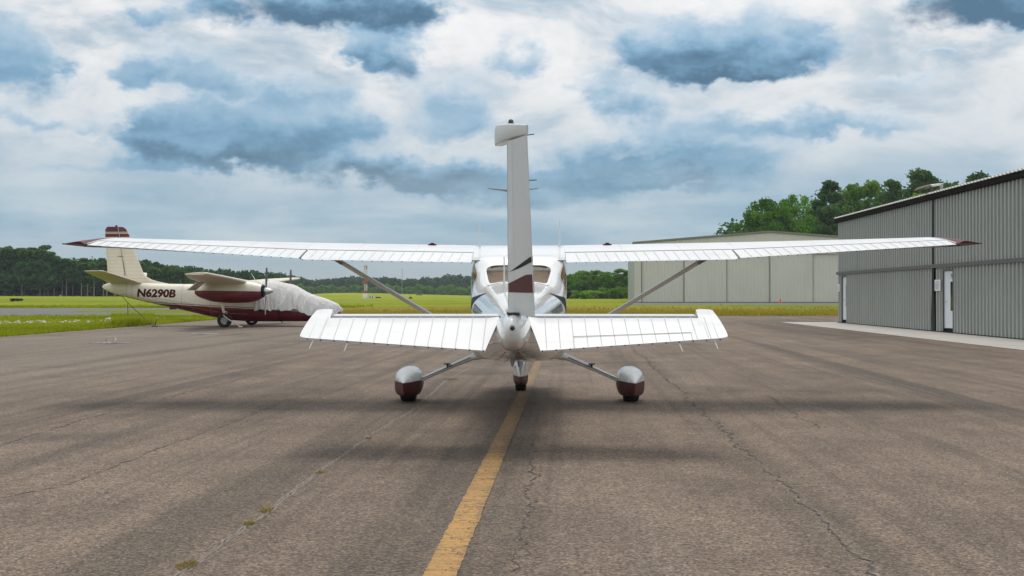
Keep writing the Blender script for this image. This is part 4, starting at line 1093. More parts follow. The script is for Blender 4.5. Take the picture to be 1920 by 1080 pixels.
def walkdoor(u0, u1, num):
    dr = MB(); rc = -.075
    dr.add([hl(u0+.16, rc+.01, .17), hl(u1-.04, rc+.01, .17), hl(u1-.04, rc+.01, 2.14), hl(u0+.16, rc+.01, 2.14), hl(u0+.16, rc+.045, .17), hl(u1-.04, rc+.045, .17), hl(u1-.04, rc+.045, 2.14), hl(u0+.16, rc+.045, 2.14)], [(4, 5, 6, 7), (0, 1, 5, 4), (1, 2, 6, 5), (2, 3, 7, 6), (3, 0, 4, 7)])
    d_ = dr.build('door', M['doorwhite'], hg, 0)
    fr = MB()
    def bx(ua, ub, za, zb_, oa, ob): fr.add([hl(u, o_, z) for u in (ua, ub) for o_ in (oa, ob) for z in (za, zb_)], [(0, 1, 3, 2), (4, 6, 7, 5), (0, 4, 5, 1), (2, 3, 7, 6), (0, 2, 6, 4), (1, 5, 7, 3)])
    bx(u0-.03, u0+.012, .03, 2.2, -.07, .02); bx(u1-.012, u1+.03, .03, 2.2, -.07, .045); bx(u0+.012, u1-.012, 2.15, 2.2, -.07, .03); fr.build('door_frame', M['rail'], d_, 0)
    fr = MB(); bx(u0+.012, u0+.155, .16, 2.14, -.07, -.035); fr.build('door_jamb', M['doorwhite'], d_, 0)
    fr = MB(); bx(u0+.012, u1-.012, .012, .16, -.07, -.01); fr.build('threshold', M['trimdark'], d_, 0)
    uw0, uw1 = u0+.62*(u1-u0), u0+.84*(u1-u0)
    fr = MB(); bx(uw0-.05, uw1+.05, .72, 1.82, -.03, -.024); w_ = fr.build('window_surround', M['doorwhite'], d_, 0)
    fr = MB(); bx(uw0, uw1, .77, 1.77, -.024, -.0215); fr.build('window_pane', M['darkglass'], w_, 0)
    fr = MB(); fr.tube([hl(u0+.22, -.03, 1.08), hl(u0+.22, .02, 1.08), hl(u0+.32, .025, 1.08)], .018, 8); fr.build('handle', M['steel'], d_)
    if num:
        me = text_mesh(num, .22, .004, 0, 'CENTER')
        for v in me.vertices:
            p = Vector(hl(u0+.70*(u1-u0)+v.co.x*.9, -.024, 1.88+v.co.y)); v.co = p
        me.materials.append(M['ink']); t_ = bpy.data.objects.new('door_number', me); COL.objects.link(t_); t_.parent = d_
walkdoor(15.15, 16.25, '79'); walkdoor(.75, 1.69, '')
def notice(u0, u1, z0, z1, lab):
    e = empty('notice_board', hw_(u0, 0, z0)); tag(e, lab, 'sign', 'notices on the hangar wall')
    P0 = Vector(hw_(u0, 0, z0))
    def rel(u, o_, z): return tuple(Vector(hw_(u, o_, z))-P0)
    mb = MB(); mb.add([rel(u, o_, z) for u in (u0, u1) for o_ in (.052, .07) for z in (z0, z1)], [(0, 1, 3, 2), (4, 6, 7, 5), (0, 4, 5, 1), (2, 3, 7, 6), (0, 2, 6, 4), (1, 5, 7, 3)]); mb.build('sheet', M['paper'], e, 0)
    mb = MB()
    for k in range(9):
        z = z1-.05-k*(z1-z0-.08)/9; uu = u0+.06; e1 = u1-.06-(.1 if k % 3 == 2 else 0)
        if k == 0: uu, e1 = u0+.15, u1-.15
        while uu < e1-.03:
            w = rnd.uniform(.03, .09); mb.add([rel(a_, .073, b_) for a_, b_ in ((uu, z), (min(uu+w, e1), z), (min(uu+w, e1), z-.014), (uu, z-.014))], [(0, 1, 2, 3)]); uu += w+.018
    mb.build('printed_lines', M['ink'], e, 0)
notice(14.42, 15.02, 1.46, 1.85, 'white printed notice on the grey hangar beside the door numbered 79'); notice(.12, .5, 1.47, 1.83, 'white notice on the far corner of the grey hangar by the distant door')
# flood lamp standing on the eave
lp = Vector(hw_(13.9, -.35, 4.93)); lampo = empty('roof_lamp', lp); tag(lampo, 'weathered area lamp on a short post above the grey hangar eave', 'lamp')
mb = MB(); mb.box((0, 0, .17), (.09, .09, .40)); mb.build('post', M['greymetal'], lampo, bevel=.008)
mb = MB(); mb.tube([(0.04, 0, .35), (-.12, 0, .34), (-.40, 0, .30)], [.035, .045, .05], 10); mb.build('arm', M['rooflite'], lampo)
mb = MB(); mb.rings([[(x, w*math.cos(q), z+h*math.sin(q)) for q in [2*math.pi*k/14 for k in range(14)]] for x, w, h, z in ((-.38, .07, .05, .29), (-.48, .13, .075, .27), (-.7, .15, .075, .215), (-.9, .11, .05, .15), (-.98, .03, .015, .12))]); mb.build('lamp_head', M['bark'], lampo, 50)
mb = MB(); mb.box((-.36, 0, .18), (.13, .10, .16)); mb.build('photocell', M['darkmetal'], lampo, bevel=.01)

# ------------------------------------------------------------------ BEIGE HANGAR (beyond the grass)
BD = 210.; bx0, bx1 = wx(1189, BD), wx(1690, BD); bm_ = (bx0+bx1)/2; EV, PK = 10.1, 11.9
bh = empty('beige_hangar', (bm_, BD-1.6, 0), R(-4.4)); tag(bh, 'wide beige metal hangar with closed sliding doors beyond the grass strip', 'hangar')
W2 = (bx1-bx0)/2; DW = wx(85+960, BD)
mb = MB()
def brib(m_, xa, xb, z0, z1fn, y, per=.6, dep=.05):
    rows = []; x = xa; k = 0
    while x < xb:
        for du, d in ((0, 0), (.38, 0), (.44, dep), (.54, dep)):
            if x+du*per/.6 < xb: rows.append((x+du*per/.6, d))
        x += per
    rows.append((xb, 0)); m_.rings([[(a, y-d, z0), (a, y-d, z1fn(a))] for a, d in rows], False, False, closed=False)
top = lambda a: EV+(PK-EV)*(1-abs(a)/W2)
brib(mb, -W2, W2, 8.3, top, 0.)
mb.add([(W2, .02, 0), (W2, 60, 0), (W2, 60, EV), (W2, .02, EV)], [(0, 1, 2, 3)])
mb.add([(-W2, 60, 0), (W2, 60, 0), (W2, 60, EV), (0, 60, PK), (-W2, 60, EV)], [(0, 1, 2, 3, 4)])
mb.build('wall', M['beige'], bh, 0)
mb = MB(); yy = [.02+60*k/200 for k in range(201)]; mb.rings([[(-W2-(.05 if k % 2 else 0), y, 0), (-W2-(.05 if k % 2 else 0), y, EV)] for k, y in enumerate(yy)], False, False, closed=False); mb.build('side_wall', M['gal'], bh, 0)  # shaded side of the beige hangar; its shade is put in as grey
for xa in (-W2, W2-1.15):
    mb = MB(); brib(mb, xa, xa+1.15, 0, lambda a: 8.3, 0., .38); mb.build('door_jamb', M['beige'], bh, 0)
nd = 6; wd_ = (2*W2-2.3)/nd
for k in range(nd):
    mb = MB(); xa = -W2+1.15+k*wd_; y = .12 if k % 2 else .34
    brib(mb, xa+.0, xa+wd_-.02, .05, lambda a: 8.3, y)
    mb.add([(xa+wd_-.02, y, .05), (xa+wd_-.02, .6, .05), (xa+wd_-.02, .6, 8.3), (xa+wd_-.02, y, 8.3)], [(0, 1, 2, 3)])
    mb.add([(xa, y, .05), (xa, .6, .05), (xa, .6, 8.3), (xa, y, 8.3)], [(0, 1, 2, 3)])
    dd = mb.build('sliding_door', M['beige'], bh, 0)
    mb = MB(); mb.bbox((xa-.0, y-.02, .02), (xa+.14, y-.005, 8.28)); mb.build('door_edge', M['beigetrim'], dd, 0)
mb = MB()
for s_ in (-1, 1):
    mb.add([(0, -.25, PK+.02), (s_*(W2+.3), -.25, EV+.0), (s_*(W2+.3), 60.3, EV), (0, 60.3, PK+.02), (0, -.25, PK+.34), (s_*(W2+.3), -.25, EV+.30), (s_*(W2+.3), 60.3, EV+.30), (0, 60.3, PK+.34)], [(0, 1, 2, 3), (4, 5, 6, 7), (0, 1, 5, 4), (1, 2, 6, 5), (2, 3, 7, 6)])
mb.build('roof', M['beigetrim'], bh, 0)
mb = MB(); mb.bbox((-W2, -.06, -.01), (W2, -.03, .12)); mb.build('door_track', M['rail'], bh, 0)
x, y = wx(1463, 199), 199
cone = empty('traffic_cone', (x, y, 0)); tag(cone, 'orange traffic cone standing on the pavement before the beige hangar', 'cone')
mb = MB(); mb.rings([[(r*math.cos(a), r*math.sin(a), z) for a in [2*math.pi*k/16 for k in range(16)]] for z, r in ((.04, .21), (.72, .05), (.76, .03))]); mb.build('body', M['orange'], cone)
mb = MB(); mb.box((0, 0, .02), (.52, .52, .04)); mb.build('base', M['orange'], cone)

# ------------------------------------------------------------------ FIELD EQUIPMENT
td = 400.; tx = wx(686, td); tz = terr(tx, td)
tw = empty('lattice_tower', (tx, td, tz)); tag(tw, 'red and white lattice antenna tower standing in the field', 'tower')
H = wz(497, td)-tz; mb = MB(); c3 = [(-.42, -.3), (.42, -.3), (.0, .45)]
for a, b in c3: mb.tube([(a, b, 0), (a, b, H)], .085, 6)
z = .2; k = 0
while z < H-.8:
    for i in range(3):
        p, q = c3[i], c3[(i+1) % 3]
        if k % 2: p, q = q, p
        mb.tube([(*p, z), (*q, z+.75)], .05, 4)
    z += .75; k += 1
mb.build('lattice_mast', M['tower'], tw, 0)
for zz, xo in ((8.5, -.8), (5.3, -.8), (2.3, -.8)):
    mb = MB(); mb.box((xo, -.4, zz), (.5, .5, .7)); mb.tube([(xo, -.4, zz), (0, -.3, zz)], .05, 6); mb.build('antenna_box', M['tower'], tw, 0)
mb = MB(); mb.bbox((-.9, -.9, 0), (.5, .1, 1.6)); mb.box((-.2, -.4, 1.65), (1.6, 1.2, .1)); mb.build('equipment_cabinet', M['paper'], tw, bevel=.03)
x = wx(697, td); e = empty('equipment_shed', (x, td, terr(x, td))); tag(e, 'small white equipment shed with dark panels right of the lattice tower', 'shed')
mb = MB(); mb.bbox((-.9, -.6, .1), (.9, .6, 1.0)); mb.build('body', M['paper'], e, bevel=.03)
mb = MB(); mb.box((0, 0, 1.04), (2.0, 1.4, .08)); mb.build('roof', M['rooflite'], e)
for q in (-.45, .35): mb = MB(); mb.bbox((q-.22, -.64, .3), (q+.22, -.61, .8)); mb.build('vent_panel', M['darkmetal'], e)
def marker(px, d, w, h, nm, mat, lab, cat):
    x = wx(px, d); zt_ = terr(x, d); e = empty(nm, (x, d, zt_)); tag(e, lab, cat)
    mb = MB(); mb.box((0, 0, h*.68), (w, .12, h*.5)); mb.build('face', M[mat], e, bevel=.02)
    for s_ in (-1, 1): mb = MB(); mb.tube([(s_*w*.35, 0, 0), (s_*w*.35, 0, h*.45)], .05, 6); mb.build('leg', M['darkmetal'], e)
marker(709, 380, 1.6, .75, 'runway_sign', 'darkmetal', 'low dark runway sign in the field right of the white shed', 'sign')
marker(770, 340, .9, .8, 'runway_sign', 'darkmetal', 'small dark runway sign with an orange post in the field behind the wing strut', 'sign')
x = wx(769, 341); mb = MB(); mb.tube([(0, 0, 0), (0, 0, 1.35)], .06, 6); tag(mb.build('marker_post', M['orange'], None, loc=(x, 341, terr(x, 341))), 'thin orange marker post behind the small dark sign', 'post')
marker(786, 620, 3.0, 1.2, 'runway_sign', 'bark', 'distant brown sign near the tree line, left of the fuselage', 'sign')
marker(575, 232, .5, .55, 'runway_sign', 'darkmetal', 'small dark marker in the grass above the covered nose', 'sign')
x = wx(754, 900); mb = MB(); mb.tube([(0, 0, 0), (0, 0, 20)], .18, 5); mb.tube([(-.5, 0, 17), (.5, 0, 17)], .12, 5); tag(mb.build('radio_pole', M['greymetal'], None, loc=(x, 900, 1)), 'thin grey pole rising above the distant tree line', 'pole')

# ------------------------------------------------------------------ TREES
def leaf_mesh(name, clumps, n_per, size, mat, seed, flat=.6):
    g = np.random.default_rng(seed); C = np.array(clumps, float)
    P, S = [], []
    for cx, cy, cz, r, w in C:
        n = max(3, int(n_per*w)); d = g.normal(size=(n, 3)); d /= np.linalg.norm(d, axis=1)[:, None]
        rad_ = r*(g.random(n)**.42)*g.uniform(.75, 1.12, n); q = d*rad_[:, None]; q[:, 2] *= flat
        P.append(q+np.array([cx, cy, cz])); S.append(np.full(n, size))
    P = np.concatenate(P); S = np.concatenate(S)*g.uniform(.6, 1.35, len(P)); n = len(P)
    a = g.normal(size=(n, 3)); a[:, 2] *= .7; a /= np.linalg.norm(a, axis=1)[:, None]
    b = np.cross(a, g.normal(size=(n, 3))); b /= np.linalg.norm(b, axis=1)[:, None]
    a *= (S*.5)[:, None]; b *= (S*.36)[:, None]
    V = np.stack([P-a, P-a*.1+b, P+a, P-a*.1-b], 1).reshape(-1, 3)
    me = bpy.data.meshes.new(name); me.vertices.add(4*n); me.vertices.foreach_set('co', V.ravel())
    me.loops.add(4*n); me.loops.foreach_set('vertex_index', np.arange(4*n)); me.polygons.add(n)
    me.polygons.foreach_set('loop_start', np.arange(0, 4*n, 4)); me.polygons.foreach_set('loop_total', np.full(n, 4)); me.update(calc_edges=True)
    me.materials.append(mat); return me
def limb_mb(h, r, limbs):
    mb = MB(); mb.tube([(0, 0, -.3), (.01*h, 0, .3*h), (-.01*h, .01*h, .6*h), (0, 0, h)], [r*1.2, r*.85, r*.55, r*.15], 8)
    for z, a, l, up in limbs: mb.tube([(0, 0, z), (math.cos(a)*l*.5, math.sin(a)*l*.5, z+up*.4), (math.cos(a)*l, math.sin(a)*l, z+up)], [r*.35, r*.22, r*.08], 5)
    return mb
def make_tree(name, kind, h, w, nper, size, mat, seed, bark='bark'):
    g = random.Random(seed); cl, limbs = [], []
    if kind == 'broad':
        for k in range(34):
            u = g.uniform(-.85, 1); a = g.uniform(0, 6.28); s_ = math.sqrt(max(0, 1-u*u))*g.uniform(.55, 1)
            prof = 1.0 if u > -.2 else .85
            cl.append((math.cos(a)*s_*w/2*prof, math.sin(a)*s_*w/2*prof, h*(.57+.36*u), w*g.uniform(.11, .2), g.uniform(.6, 1.4)))
        cl += [(0, 0, h*.5, w*.28, 1.5), (0, 0, h*.66, w*.25, 1.5)]
        limbs = [(h*g.uniform(.25, .6), g.uniform(0, 6.28), w*.38, h*.15) for _ in range(8)]; th = h*.8
    elif kind == 'pine':
        for k in range(40):
            q = g.random(); z = h*(.40+.58*q); rr_ = w/2*(1-.72*q**1.6)*g.uniform(.35, 1.05); a = g.uniform(0, 6.28)
            cl.append((math.cos(a)*rr_, math.sin(a)*rr_, z, w*g.uniform(.11, .2), g.uniform(.6, 1.3)))
        cl += [(0, 0, h*.97, w*.12, .8), (0, 0, h*.86, w*.18, 1.), (0, 0, h*.7, w*.22, 1.)]
        limbs = [(c[2]-h*.02, math.atan2(c[1], c[0]), math.hypot(c[0], c[1]), h*.02) for c in cl[:14]]; th = h*.96
    else:   # bush
        for k in range(14):
            a = g.uniform(0, 6.28); q = math.sqrt(g.random()); cl.append((math.cos(a)*q*w/2, math.sin(a)*q*w/2, h*g.uniform(.2, .85)*(1-.4*q), w*g.uniform(.14, .24), g.uniform(.6, 1.3)))
        th = h*.5
    t = empty(name)
    tr = limb_mb(th, h*.014 if kind == 'pine' else h*.018, limbs).build('trunk', M[bark], t, 60)
    me = leaf_mesh('crown', cl, nper, size, mat, seed+50, .62 if kind != 'broad' else .8)
    c = bpy.data.objects.new('crown', me); COL.objects.link(c); c.parent = t
    return t
class Proto:
    """the first placing uses the tree itself, later ones are copies"""
    def __init__(s, t): s.t, s.used = t, False
    def place(s, x, y, z, sc_, rz, lab, cat, grp):
        o = s.t if not s.used else copy_tree(s.t); s.used = True
        o.location = (x, y, z); o.rotation_euler = (0, 0, rz); o.scale = (sc_[0], sc_[0], sc_[1]); tag(o, lab, cat, grp); return o
NB = 210
P_b = [Proto(make_tree('broadleaf_tree', 'broad', 20, 12, NB, .62, M['broad'], 20+k)) for k in range(3)]
P_y = [Proto(make_tree('broadleaf_tree', 'broad', 20, 9, NB, .55, M['pale'], 40+k)) for k in range(2)]
P_p = [Proto(make_tree('pine_tree', 'pine', 22, 10.5, 260, .62, M['pine'], 60+k, 'barkpale')) for k in range(3)]
P_n = [Proto(make_tree('forest_pine', 'pine', 20, 7.5, 70, .95, M['pine'], 80+k, 'barkpale')) for k in range(3)]
P_nb = [Proto(make_tree('forest_broadleaf', 'broad', 14, 8, 60, .95, M['far'], 90+k)) for k in range(2)]
P_s = [Proto(make_tree('bush', 'bush', 5, 6.5, 150, .55, M['pale'], 100+k)) for k in range(2)]
g = random.Random(31)
def put(pr, px, top, d, wpx, lab, cat, grp, base=0., h0=20., w0=12.):
    z0 = terr(wx(px, d), d)+base; H_ = wz(top, d)-z0; W_ = wpx/F*d
    pr[g.randrange(len(pr))].place(wx(px, d), d, z0, (W_/w0, H_/h0), g.uniform(0, 6.28), lab, cat, grp)
GR = 'tall trees behind the hangars'
put(P_b, 1400, 398, 285, 62, 'lower dark green tree at the left end of the row above the beige hangar roof', 'tree', GR)
put(P_b, 1437, 364, 280, 96, 'bright green broadleaf tree above the ridge of the beige hangar', 'tree', GR)
put(P_b, 1492, 358, 282, 92, 'broad bright green tree above the beige hangar roof, next to the dark pine', 'tree', GR)
put(P_p, 1556, 339, 285, 112, 'dark green pine rising between the bright broadleaf trees and the grey hangar', 'tree', GR, 0, 22, 10.5)
put(P_y, 1600, 338, 296, 66, 'light green narrow tree behind the dark pine', 'tree', GR, 0, 20, 9)
put(P_y, 1634, 332, 300, 62, 'tall light green tree above the corner of the grey hangar', 'tree', GR, 0, 20, 9)
put(P_p, 1668, 338, 288, 96, 'pine above the grey hangar eave, left of the roof lamp', 'tree', GR, 0, 22, 10.5)
put(P_p, 1735, 321, 290, 102, 'tallest rounded pine above the grey hangar, behind the roof lamp', 'tree', GR, 0, 22, 10.5)
put(P_p, 1776, 344, 292, 82, 'pine just right of the tallest one, its crown sloping to the eave', 'tree', GR, 0, 22, 10.5)
put(P_p, 1828, 328, 292, 92, 'pine standing apart at the right end of the row over the grey hangar', 'tree', GR, 0, 22, 10.5)
put(P_y, 1719, 357, 240, 62, 'low yellow green tree under the roof lamp', 'tree', GR, 0, 20, 9)
put(P_y, 1698, 372, 238, 60, 'small yellow green tree left of the roof lamp post', 'tree', GR, 0, 20, 9)
for px, top, w in ((1530, 375, 90), (1590, 372, 90), (1650, 366, 90), (1700, 356, 90), (1760, 352, 90), (1470, 392, 90)):
    put(P_p, px, top, 318, w, 'dark pine filling the gap behind the front row of trees at the hangars', 'tree', GR, 0, 22, 10.5)
GR = 'trees between the fuselage and the beige hangar'
TL = [(1072, 512, 40, P_b, 'dark tree touching the starboard side of the fuselage'), (1094, 506, 42, P_y, 'dark rounded tree, second right of the fuselage'), (1120, 505, 40, P_y, 'tall tree midway between fuselage and beige hangar'), (1142, 507, 44, P_b, 'leafy tree left of the beige hangar corner'),
      (1166, 502, 44, P_y, 'bright green tree at the corner of the beige hangar'), (1190, 500, 46, P_y, 'bright green tree half hidden by the corner of the beige hangar'), (1050, 515, 42, P_b, 'dark tree seen between the fuselage and the lift strut')]
for px, top, w, pr, lab in TL: put(pr, px, top, 400+g.uniform(-8, 8), w, lab, 'tree', GR, 0, 20, 12 if pr is P_b else 9)
for px, top, w, lab in ((1085, 541, 34, 'low bush under the trees right of the fuselage'), (1112, 537, 36, 'bush in front of the tall tree between fuselage and hangar'), (1138, 535, 38, 'wide bush in front of the leafy tree'), (1163, 533, 36, 'bright bush left of the beige hangar'), (1180, 538, 30, 'bush at the foot of the beige hangar wall')):
    put(P_s, px, top, 380, w, lab, 'bush', 'bushes along the tree line', 0, 5, 6.5)
GR = 'pines along the wood at left'; LB = 'dark pine with a bare trunk in the wood at left'
topL = lambda u: np.interp(u, [-60, 0, 22, 36, 53, 79, 89, 96, 108, 132, 168, 193, 240, 300, 330], [455, 459, 465, 464, 466, 459, 468, 472, 482, 483, 484, 482, 486, 492, 500])
for row, (d0, n, dt) in enumerate(((432, 30, 3), (446, 26, 0), (462, 24, 6))):
    for k in range(n):
        u = -55+(345+55)*(k+g.uniform(.1, .9))/n; put(P_n, u, topL(u)+dt+g.uniform(-2, 7), d0+g.uniform(-4, 4), g.uniform(34, 50) if u < 95 else g.uniform(26, 38), LB, 'tree', GR, 0, 20, 7.5)
for k in range(44):
    u = -55+400*(k+g.uniform(.1, .9))/44; put(P_nb, u, 516+g.uniform(-16, 22), 440+g.uniform(-4, 12), g.uniform(30, 46), 'low leafy tree under the pines of the wood at left', 'tree', 'understorey of the wood at left', -1, 14, 8)
for k in range(20):
    u = -55+150*(k+g.uniform(.1, .9))/20; put(P_nb, u, 498+g.uniform(-16, 14), 426+g.uniform(-4, 4), g.uniform(30, 46), 'low leafy tree under the pines of the wood at left', 'tree', 'understorey of the wood at left', -1, 14, 8)
# woods that read as one mass
def wood(name, us, d0, d1, topf, basef, mat, lab, seed, size, npc, dens=1., low=False):
    g_ = random.Random(seed); cl = []
    for u in us:
        d = g_.uniform(d0, d1); x = wx(u, d); z0 = terr(x, d); zt_ = wz(topf(u), d)+g_.uniform(-.14, .05)*(wz(topf(u), d)-z0)
        h = zt_-z0; w = min(h*.62, 13)*g_.uniform(.75, 1.2)
        cl.append((x, d, zt_-w*.25, w*.33, .9))
        for k in range(6):
            a = g_.uniform(0, 6.28); q = g_.uniform(.3, 1)
            cl.append((x+math.cos(a)*w*.42*q, d+math.sin(a)*w*.42*q, z0+h*g_.uniform(.05, .82), w*g_.uniform(.24, .36), 1.))
    me = leaf_mesh(name, cl, npc, size, mat, seed, .8); o = bpy.data.objects.new(name, me); COL.objects.link(o); return tag(o, lab, 'woods', None, 'stuff')
topM = lambda u: np.interp(u, [-80, 160, 240, 270, 300, 340, 400, 440, 480, 520, 545, 560, 575, 600], [478, 484, 487, 487, 492, 498, 502, 505, 507, 511, 517, 523, 528, 532])
wood('wood_backdrop', [-420+ (560+400)*k/290 for k in range(290)], 520, 590, lambda u: topM(u)+1, None, M['far'], 'dark wood behind the cream airplane', 71, 1.5, 55)
topC = lambda u: np.interp(u, [420, 520, 560, 580, 600, 640, 660, 680, 700, 718, 735, 752, 768, 785, 800, 812, 825, 840, 852, 870, 885, 905, 960, 1040, 1080], [506, 512, 519, 526, 525, 521, 518, 520, 521, 519.5, 519, 523, 521.5, 522, 520, 520.5, 518, 515.5, 515, 517, 517, 516, 514, 512, 520])
wood('distant_woods', [520+(1085-520)*k/230 for k in range(230)], 1080, 1230, topC, None, M['far'], 'hazy distant woods along the far side of the field', 72, 2.6, 46)
wood('distant_woods', [560+(1085-560)*k/150 for k in range(150)], 1010, 1060, lambda u: 537+3*math.sin(u*.11)+2*math.sin(u*.31), None, M['broad'], 'lighter low woods at the foot of the distant tree line', 73, 2.4, 40)
wood('wood_backdrop', [1040+(1330-1040)*k/70 for k in range(70)], 425, 450, lambda u: 512+4*math.sin(u*.09), None, M['broad'], 'wood behind the trees at the beige hangar corner', 74, 1.2, 60)
wood('wood_backdrop', [1360+(2000-1360)*k/90 for k in range(130)], 325, 370, lambda u: np.interp(u, [1360, 1420, 1500, 1560, 1640, 1720, 1780, 1830, 2000], [424, 396, 372, 352, 345, 338, 347, 340, 346]), None, M['pine'], 'dark wood far behind the hangars', 75, 1.1, 70)
x, y = wx(31, 205), 205
b_ = make_tree('bush', 'bush', 1, 1.6, 60, .22, M['pine'], 130); b_.location = (x, y, terr(x, y)); b_.scale = (1.1, 1.1, .75); tag(b_, 'lone dark round bush in the field beyond the taxiway', 'bush')

# ------------------------------------------------------------------ SKY, SUN, CAMERA
SUN_EL, SUN_AZ = 68., 4.                       # high, a little ahead of the airplane
w = bpy.data.worlds.new('World'); sc.world = w; w.use_nodes = True
t = NT(w.node_tree); bg = w.node_tree.nodes['Background']
sky = t.n('ShaderNodeTexSky', sky_type='NISHITA', sun_disc=False, sun_elevation=R(SUN_EL), sun_rotation=R(SUN_AZ)).outputs[0]
dirv = t.n('ShaderNodeTexCoord').outputs['Generated']; s = t.n('ShaderNodeSeparateXYZ', {0: dirv})
azn = t.math('ARCTAN2', s.outputs[0], s.outputs[1]); eln = t.math('ARCSINE', s.outputs[2])
P = t.n('ShaderNodeCombineXYZ', {0: t.math('MULTIPLY', azn, 23.), 1: t.math('MULTIPLY', eln, 23.), 2: 0.}).outputs[0]   # one unit = 2.5 degrees of sky
wr = t.noise(t.mapping(P, (.8, 1.15, 1), (3.1, 1.7, 0)), 1.25, 7, .60)
wv = t.vmath('MULTIPLY', t.vmath('SUBTRACT', wr.outputs[1], (.5, .5, .5)).outputs[0], (1.9, 1.15, 0)).outputs[0]
PW = t.vmath('ADD', P, wv).outputs[0]
BL = [  # where the heavier clouds hang: photo px, py, half width, half height, darkness
 (610, 8, 210, 46, 1.0), (700, 20, 130, 50, .9), (745, 105, 74, 44, .8), (680, 95, 50, 30, .4), (400, 42, 72, 34, .9), (275, 50, 38, 26, .65), (225, 42, 32, 14, .35), (165, -8, 90, 32, .7), (20, 150, 95, 62, .5), (-20, 100, 90, 60, .5), (95, 125, 45, 26, .35),
 (320, 135, 120, 36, .5), (235, 165, 60, 26, .4), (400, 165, 60, 26, .5), (300, 255, 85, 44, .7), (420, 225, 150, 60, .5), (330, 295, 120, 34, .9), (560, 175, 95, 44, .55), (540, 255, 170, 40, .75), (640, 225, 90, 40, .45), (700, 320, 200, 36, .85), (480, 290, 160, 30, .8), (860, 180, 105, 42, .45), (850, 235, 110, 34, .55), (850, 325, 150, 36, .9),
 (970, 104, 62, 34, .35), (1330, 105, 200, 52, 1.0), (1240, 75, 100, 48, .55), (1420, 55, 110, 60, .35), (1490, 90, 120, 40, .6), (1370, 140, 120, 20, 1.1), (1835, 25, 150, 50, 1.25), (1930, 60, 90, 28, 1.0),
 (1180, 195, 72, 34, .5), (1120, 160, 50, 30, .3), (1200, 290, 180, 50, .75), (1130, 335, 140, 30, .9), (1330, 325, 150, 28, .8), (1400, 290, 130, 30, .55), (1320, 235, 130, 34, .35), (1480, 235, 110, 32, .4), (1650, 245, 120, 26, .35), (1768, 127, 40, 11, .4), (1660, 175, 100, 20, .2), (1000, 360, 200, 34, .7), (230, 325, 150, 18, .4), (80, 245, 90, 18, .3), (165, 270, 30, 16, .35)]
cov = shd = None
for bx_, by_, rx, ry, wt in BL:
    a0 = math.atan((bx_-960)/F)*23; e0 = math.atan((HY-by_)/F)*23
    loc = t.mapping(t.vmath('SUBTRACT', PW, (a0, e0, 0)).outputs[0], (100/rx, 100/ry, 1))
    q = t.vmath('LENGTH', loc).outputs['Value']
    g1 = t.mrange(q, 1.5, .3, 0, 1.)
    dy = t.n('ShaderNodeSeparateXYZ', {0: loc}).outputs[1]
    sh1 = t.math('MULTIPLY', g1, t.mrange(dy, 1.0, -.75, .16*wt, 1.15*wt))
    cov = g1 if cov is None else t.math('ADD', cov, g1)
    shd = sh1 if shd is None else t.math('ADD', shd, sh1)
sN = t.math('DIVIDE', shd, t.math('MAXIMUM', cov, .2))
# open sky all round: clouds lie on a flat deck, so they crowd together towards the horizon
den = t.math('ADD', t.math('MAXIMUM', s.outputs[2], 0.0), .10)
D = t.n('ShaderNodeCombineXYZ', {0: t.math('DIVIDE', s.outputs[0], den), 1: t.math('DIVIDE', s.outputs[1], den), 2: 0.}).outputs[0]
n1 = t.noise(D, .55, 8, .56, .3).outputs[0]
n2 = t.noise(t.mapping(P, (.8, 1.3, 1)), 1.25, 9, .60, .15).outputs[0]
n3 = t.noise(t.mapping(P, (.22, 1.4, 1)), 1.0, 6, .55).outputs[0]
n4 = t.noise(t.mapping(P, (.35, .8, 1), (7, 2, 0)), 1.0, 7, .6, .4).outputs[0]
front = t.math('MULTIPLY', t.mrange(t.math('ABSOLUTE', azn), .50, .75, 1, 0), t.mrange(eln, .26, .42, 1, 0))
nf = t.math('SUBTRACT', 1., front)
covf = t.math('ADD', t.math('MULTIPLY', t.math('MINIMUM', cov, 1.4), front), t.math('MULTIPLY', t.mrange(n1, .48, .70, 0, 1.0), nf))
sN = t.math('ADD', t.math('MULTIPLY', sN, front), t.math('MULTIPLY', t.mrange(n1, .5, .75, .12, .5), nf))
n2u = t.noise(t.vmath('ADD', t.mapping(P, (.8, 1.3, 1)), (.02, .17, 0)).outputs[0], 1.25, 7, .60, .15).outputs[0]
f_ = t.math('ADD', covf, t.math('MULTIPLY', t.math('SUBTRACT', n2, .5), 2.0))
alpha = t.mrange(f_, .05, 1.2, 0, 1)
core = t.mrange(f_, .4, 1.6, .5, 1.12)
tone = t.math('MULTIPLY', t.math('MULTIPLY', sN, core), t.math('MULTIPLY', t.mrange(n4, .3, .7, 1.2, .75), t.mrange(t.math('SUBTRACT', n2, n2u), -.16, .16, 1.18, .80, False)))
cloud = t.ramp(tone, [(0., (.78, .83, .875)), (.13, (.56, .675, .78)), (.30, (.36, .53, .68)), (.50, (.225, .405, .575)), (.74, (.135, .265, .395)), (1., (.085, .175, .27))])
veil = t.ramp(t.mrange(n4, .32, .70, 0, 1), [(0., (.96, .95, .935)), (.40, (.82, .835, .845)), (.7, (.62, .69, .75)), (1., (.42, .54, .64))])
veil = t.mix(t.mrange(eln, .20, .09, 0, .5), veil, (.50, .61, .70))
c = t.mix(alpha, veil, cloud)
lowf = t.mrange(eln, .125, .06, 0, .88)
lowc = t.ramp(n3, [(.30, (.56, .66, .725)), (.44, (.40, .545, .65)), (.58, (.265, .435, .575)), (.75, (.33, .48, .60))])
c = t.mix(t.math('MULTIPLY', lowf, t.mrange(n4, .25, .6, .7, 1)), c, lowc)
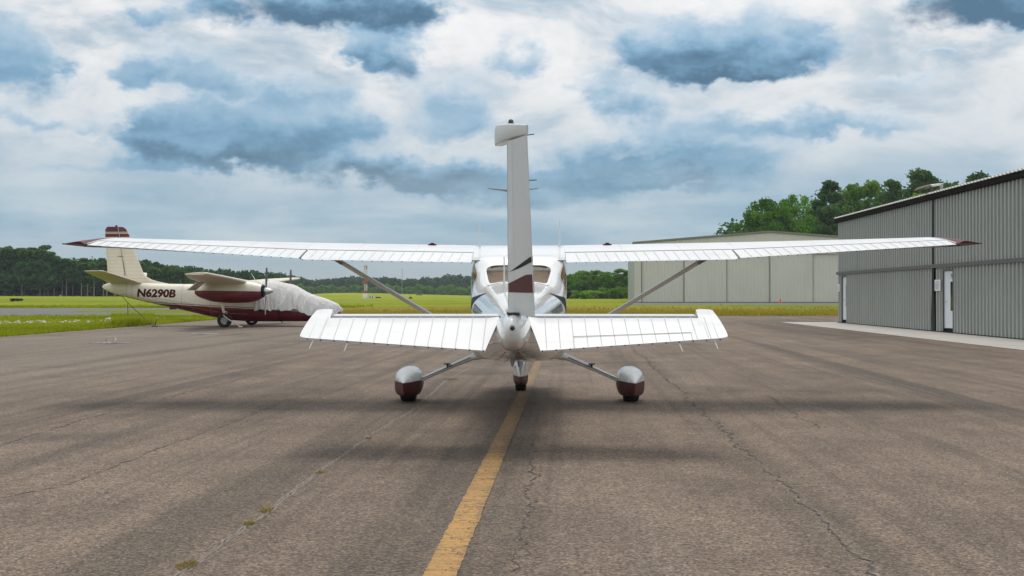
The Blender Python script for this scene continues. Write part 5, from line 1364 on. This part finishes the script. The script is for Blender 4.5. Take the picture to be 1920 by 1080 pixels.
hz = t.mrange(eln, .052, .004, 0, .9)
c = t.mix(hz, c, (.455, .515, .54))
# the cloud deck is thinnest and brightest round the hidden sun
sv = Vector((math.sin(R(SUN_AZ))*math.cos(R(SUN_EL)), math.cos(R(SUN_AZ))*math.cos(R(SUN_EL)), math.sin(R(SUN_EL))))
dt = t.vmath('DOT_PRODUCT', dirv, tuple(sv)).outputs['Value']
gain = t.math('MULTIPLY', t.mrange(dt, .45, 1.0, 1.0, 1.45), t.mrange(s.outputs[1], .2, -.6, 1.0, 1.35))  # also lifts the unseen sky behind the viewer, added to light camera-facing sides
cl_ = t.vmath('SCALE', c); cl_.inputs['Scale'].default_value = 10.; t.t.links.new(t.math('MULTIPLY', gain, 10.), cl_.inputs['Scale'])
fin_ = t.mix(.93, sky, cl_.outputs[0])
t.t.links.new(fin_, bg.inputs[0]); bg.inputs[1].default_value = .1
w.cycles.sampling_method = 'MANUAL'; w.cycles.sample_map_resolution = 512

sl = bpy.data.lights.new('sun', 'SUN'); sl.energy = 1.85; sl.angle = R(24); sl.color = (1, .95, .885)
so = bpy.data.objects.new('sun', sl); COL.objects.link(so); so.rotation_euler = (-sv).to_track_quat('-Z', 'Y').to_euler(); so.location = (0, 0, 60)

HAZE = True
if HAZE:
    mb = MB(); mb.bbox((-700, -60, -1), (500, 1500, 40)); hz_ = mb.build('haze', [], None, 0)
    m = bpy.data.materials.new('thin_air'); m.use_nodes = True; nt = m.node_tree; nt.nodes.remove(nt.nodes['Principled BSDF'])
    v = nt.nodes.new('ShaderNodeVolumePrincipled'); v.inputs['Color'].default_value = (.80, .88, .95, 1); v.inputs['Density'].default_value = .00013; v.inputs['Anisotropy'].default_value = .2
    nt.links.new(v.outputs[0], nt.nodes['Material Output'].inputs['Volume']); hz_.data.materials.append(m); tag(hz_, 'thin pale haze over the field', None, None, 'stuff')

cam = bpy.data.cameras.new('camera'); cam.sensor_width = 36; cam.lens = F/1920*36; cam.clip_end = 9000; cam.clip_start = .05
co_ = bpy.data.objects.new('camera', cam); COL.objects.link(co_); co_.location = (0, 0, CH); co_.rotation_euler = (R(90)+math.atan(13/F), 0, 0); sc.camera = co_
sc.view_settings.view_transform = 'Standard'; sc.view_settings.look = 'None'; sc.view_settings.exposure = -0.04; sc.view_settings.gamma = 1
sc.cycles.max_bounces = 6; sc.cycles.transparent_max_bounces = 8; sc.cycles.volume_bounces = 0; sc.cycles.use_denoising = True
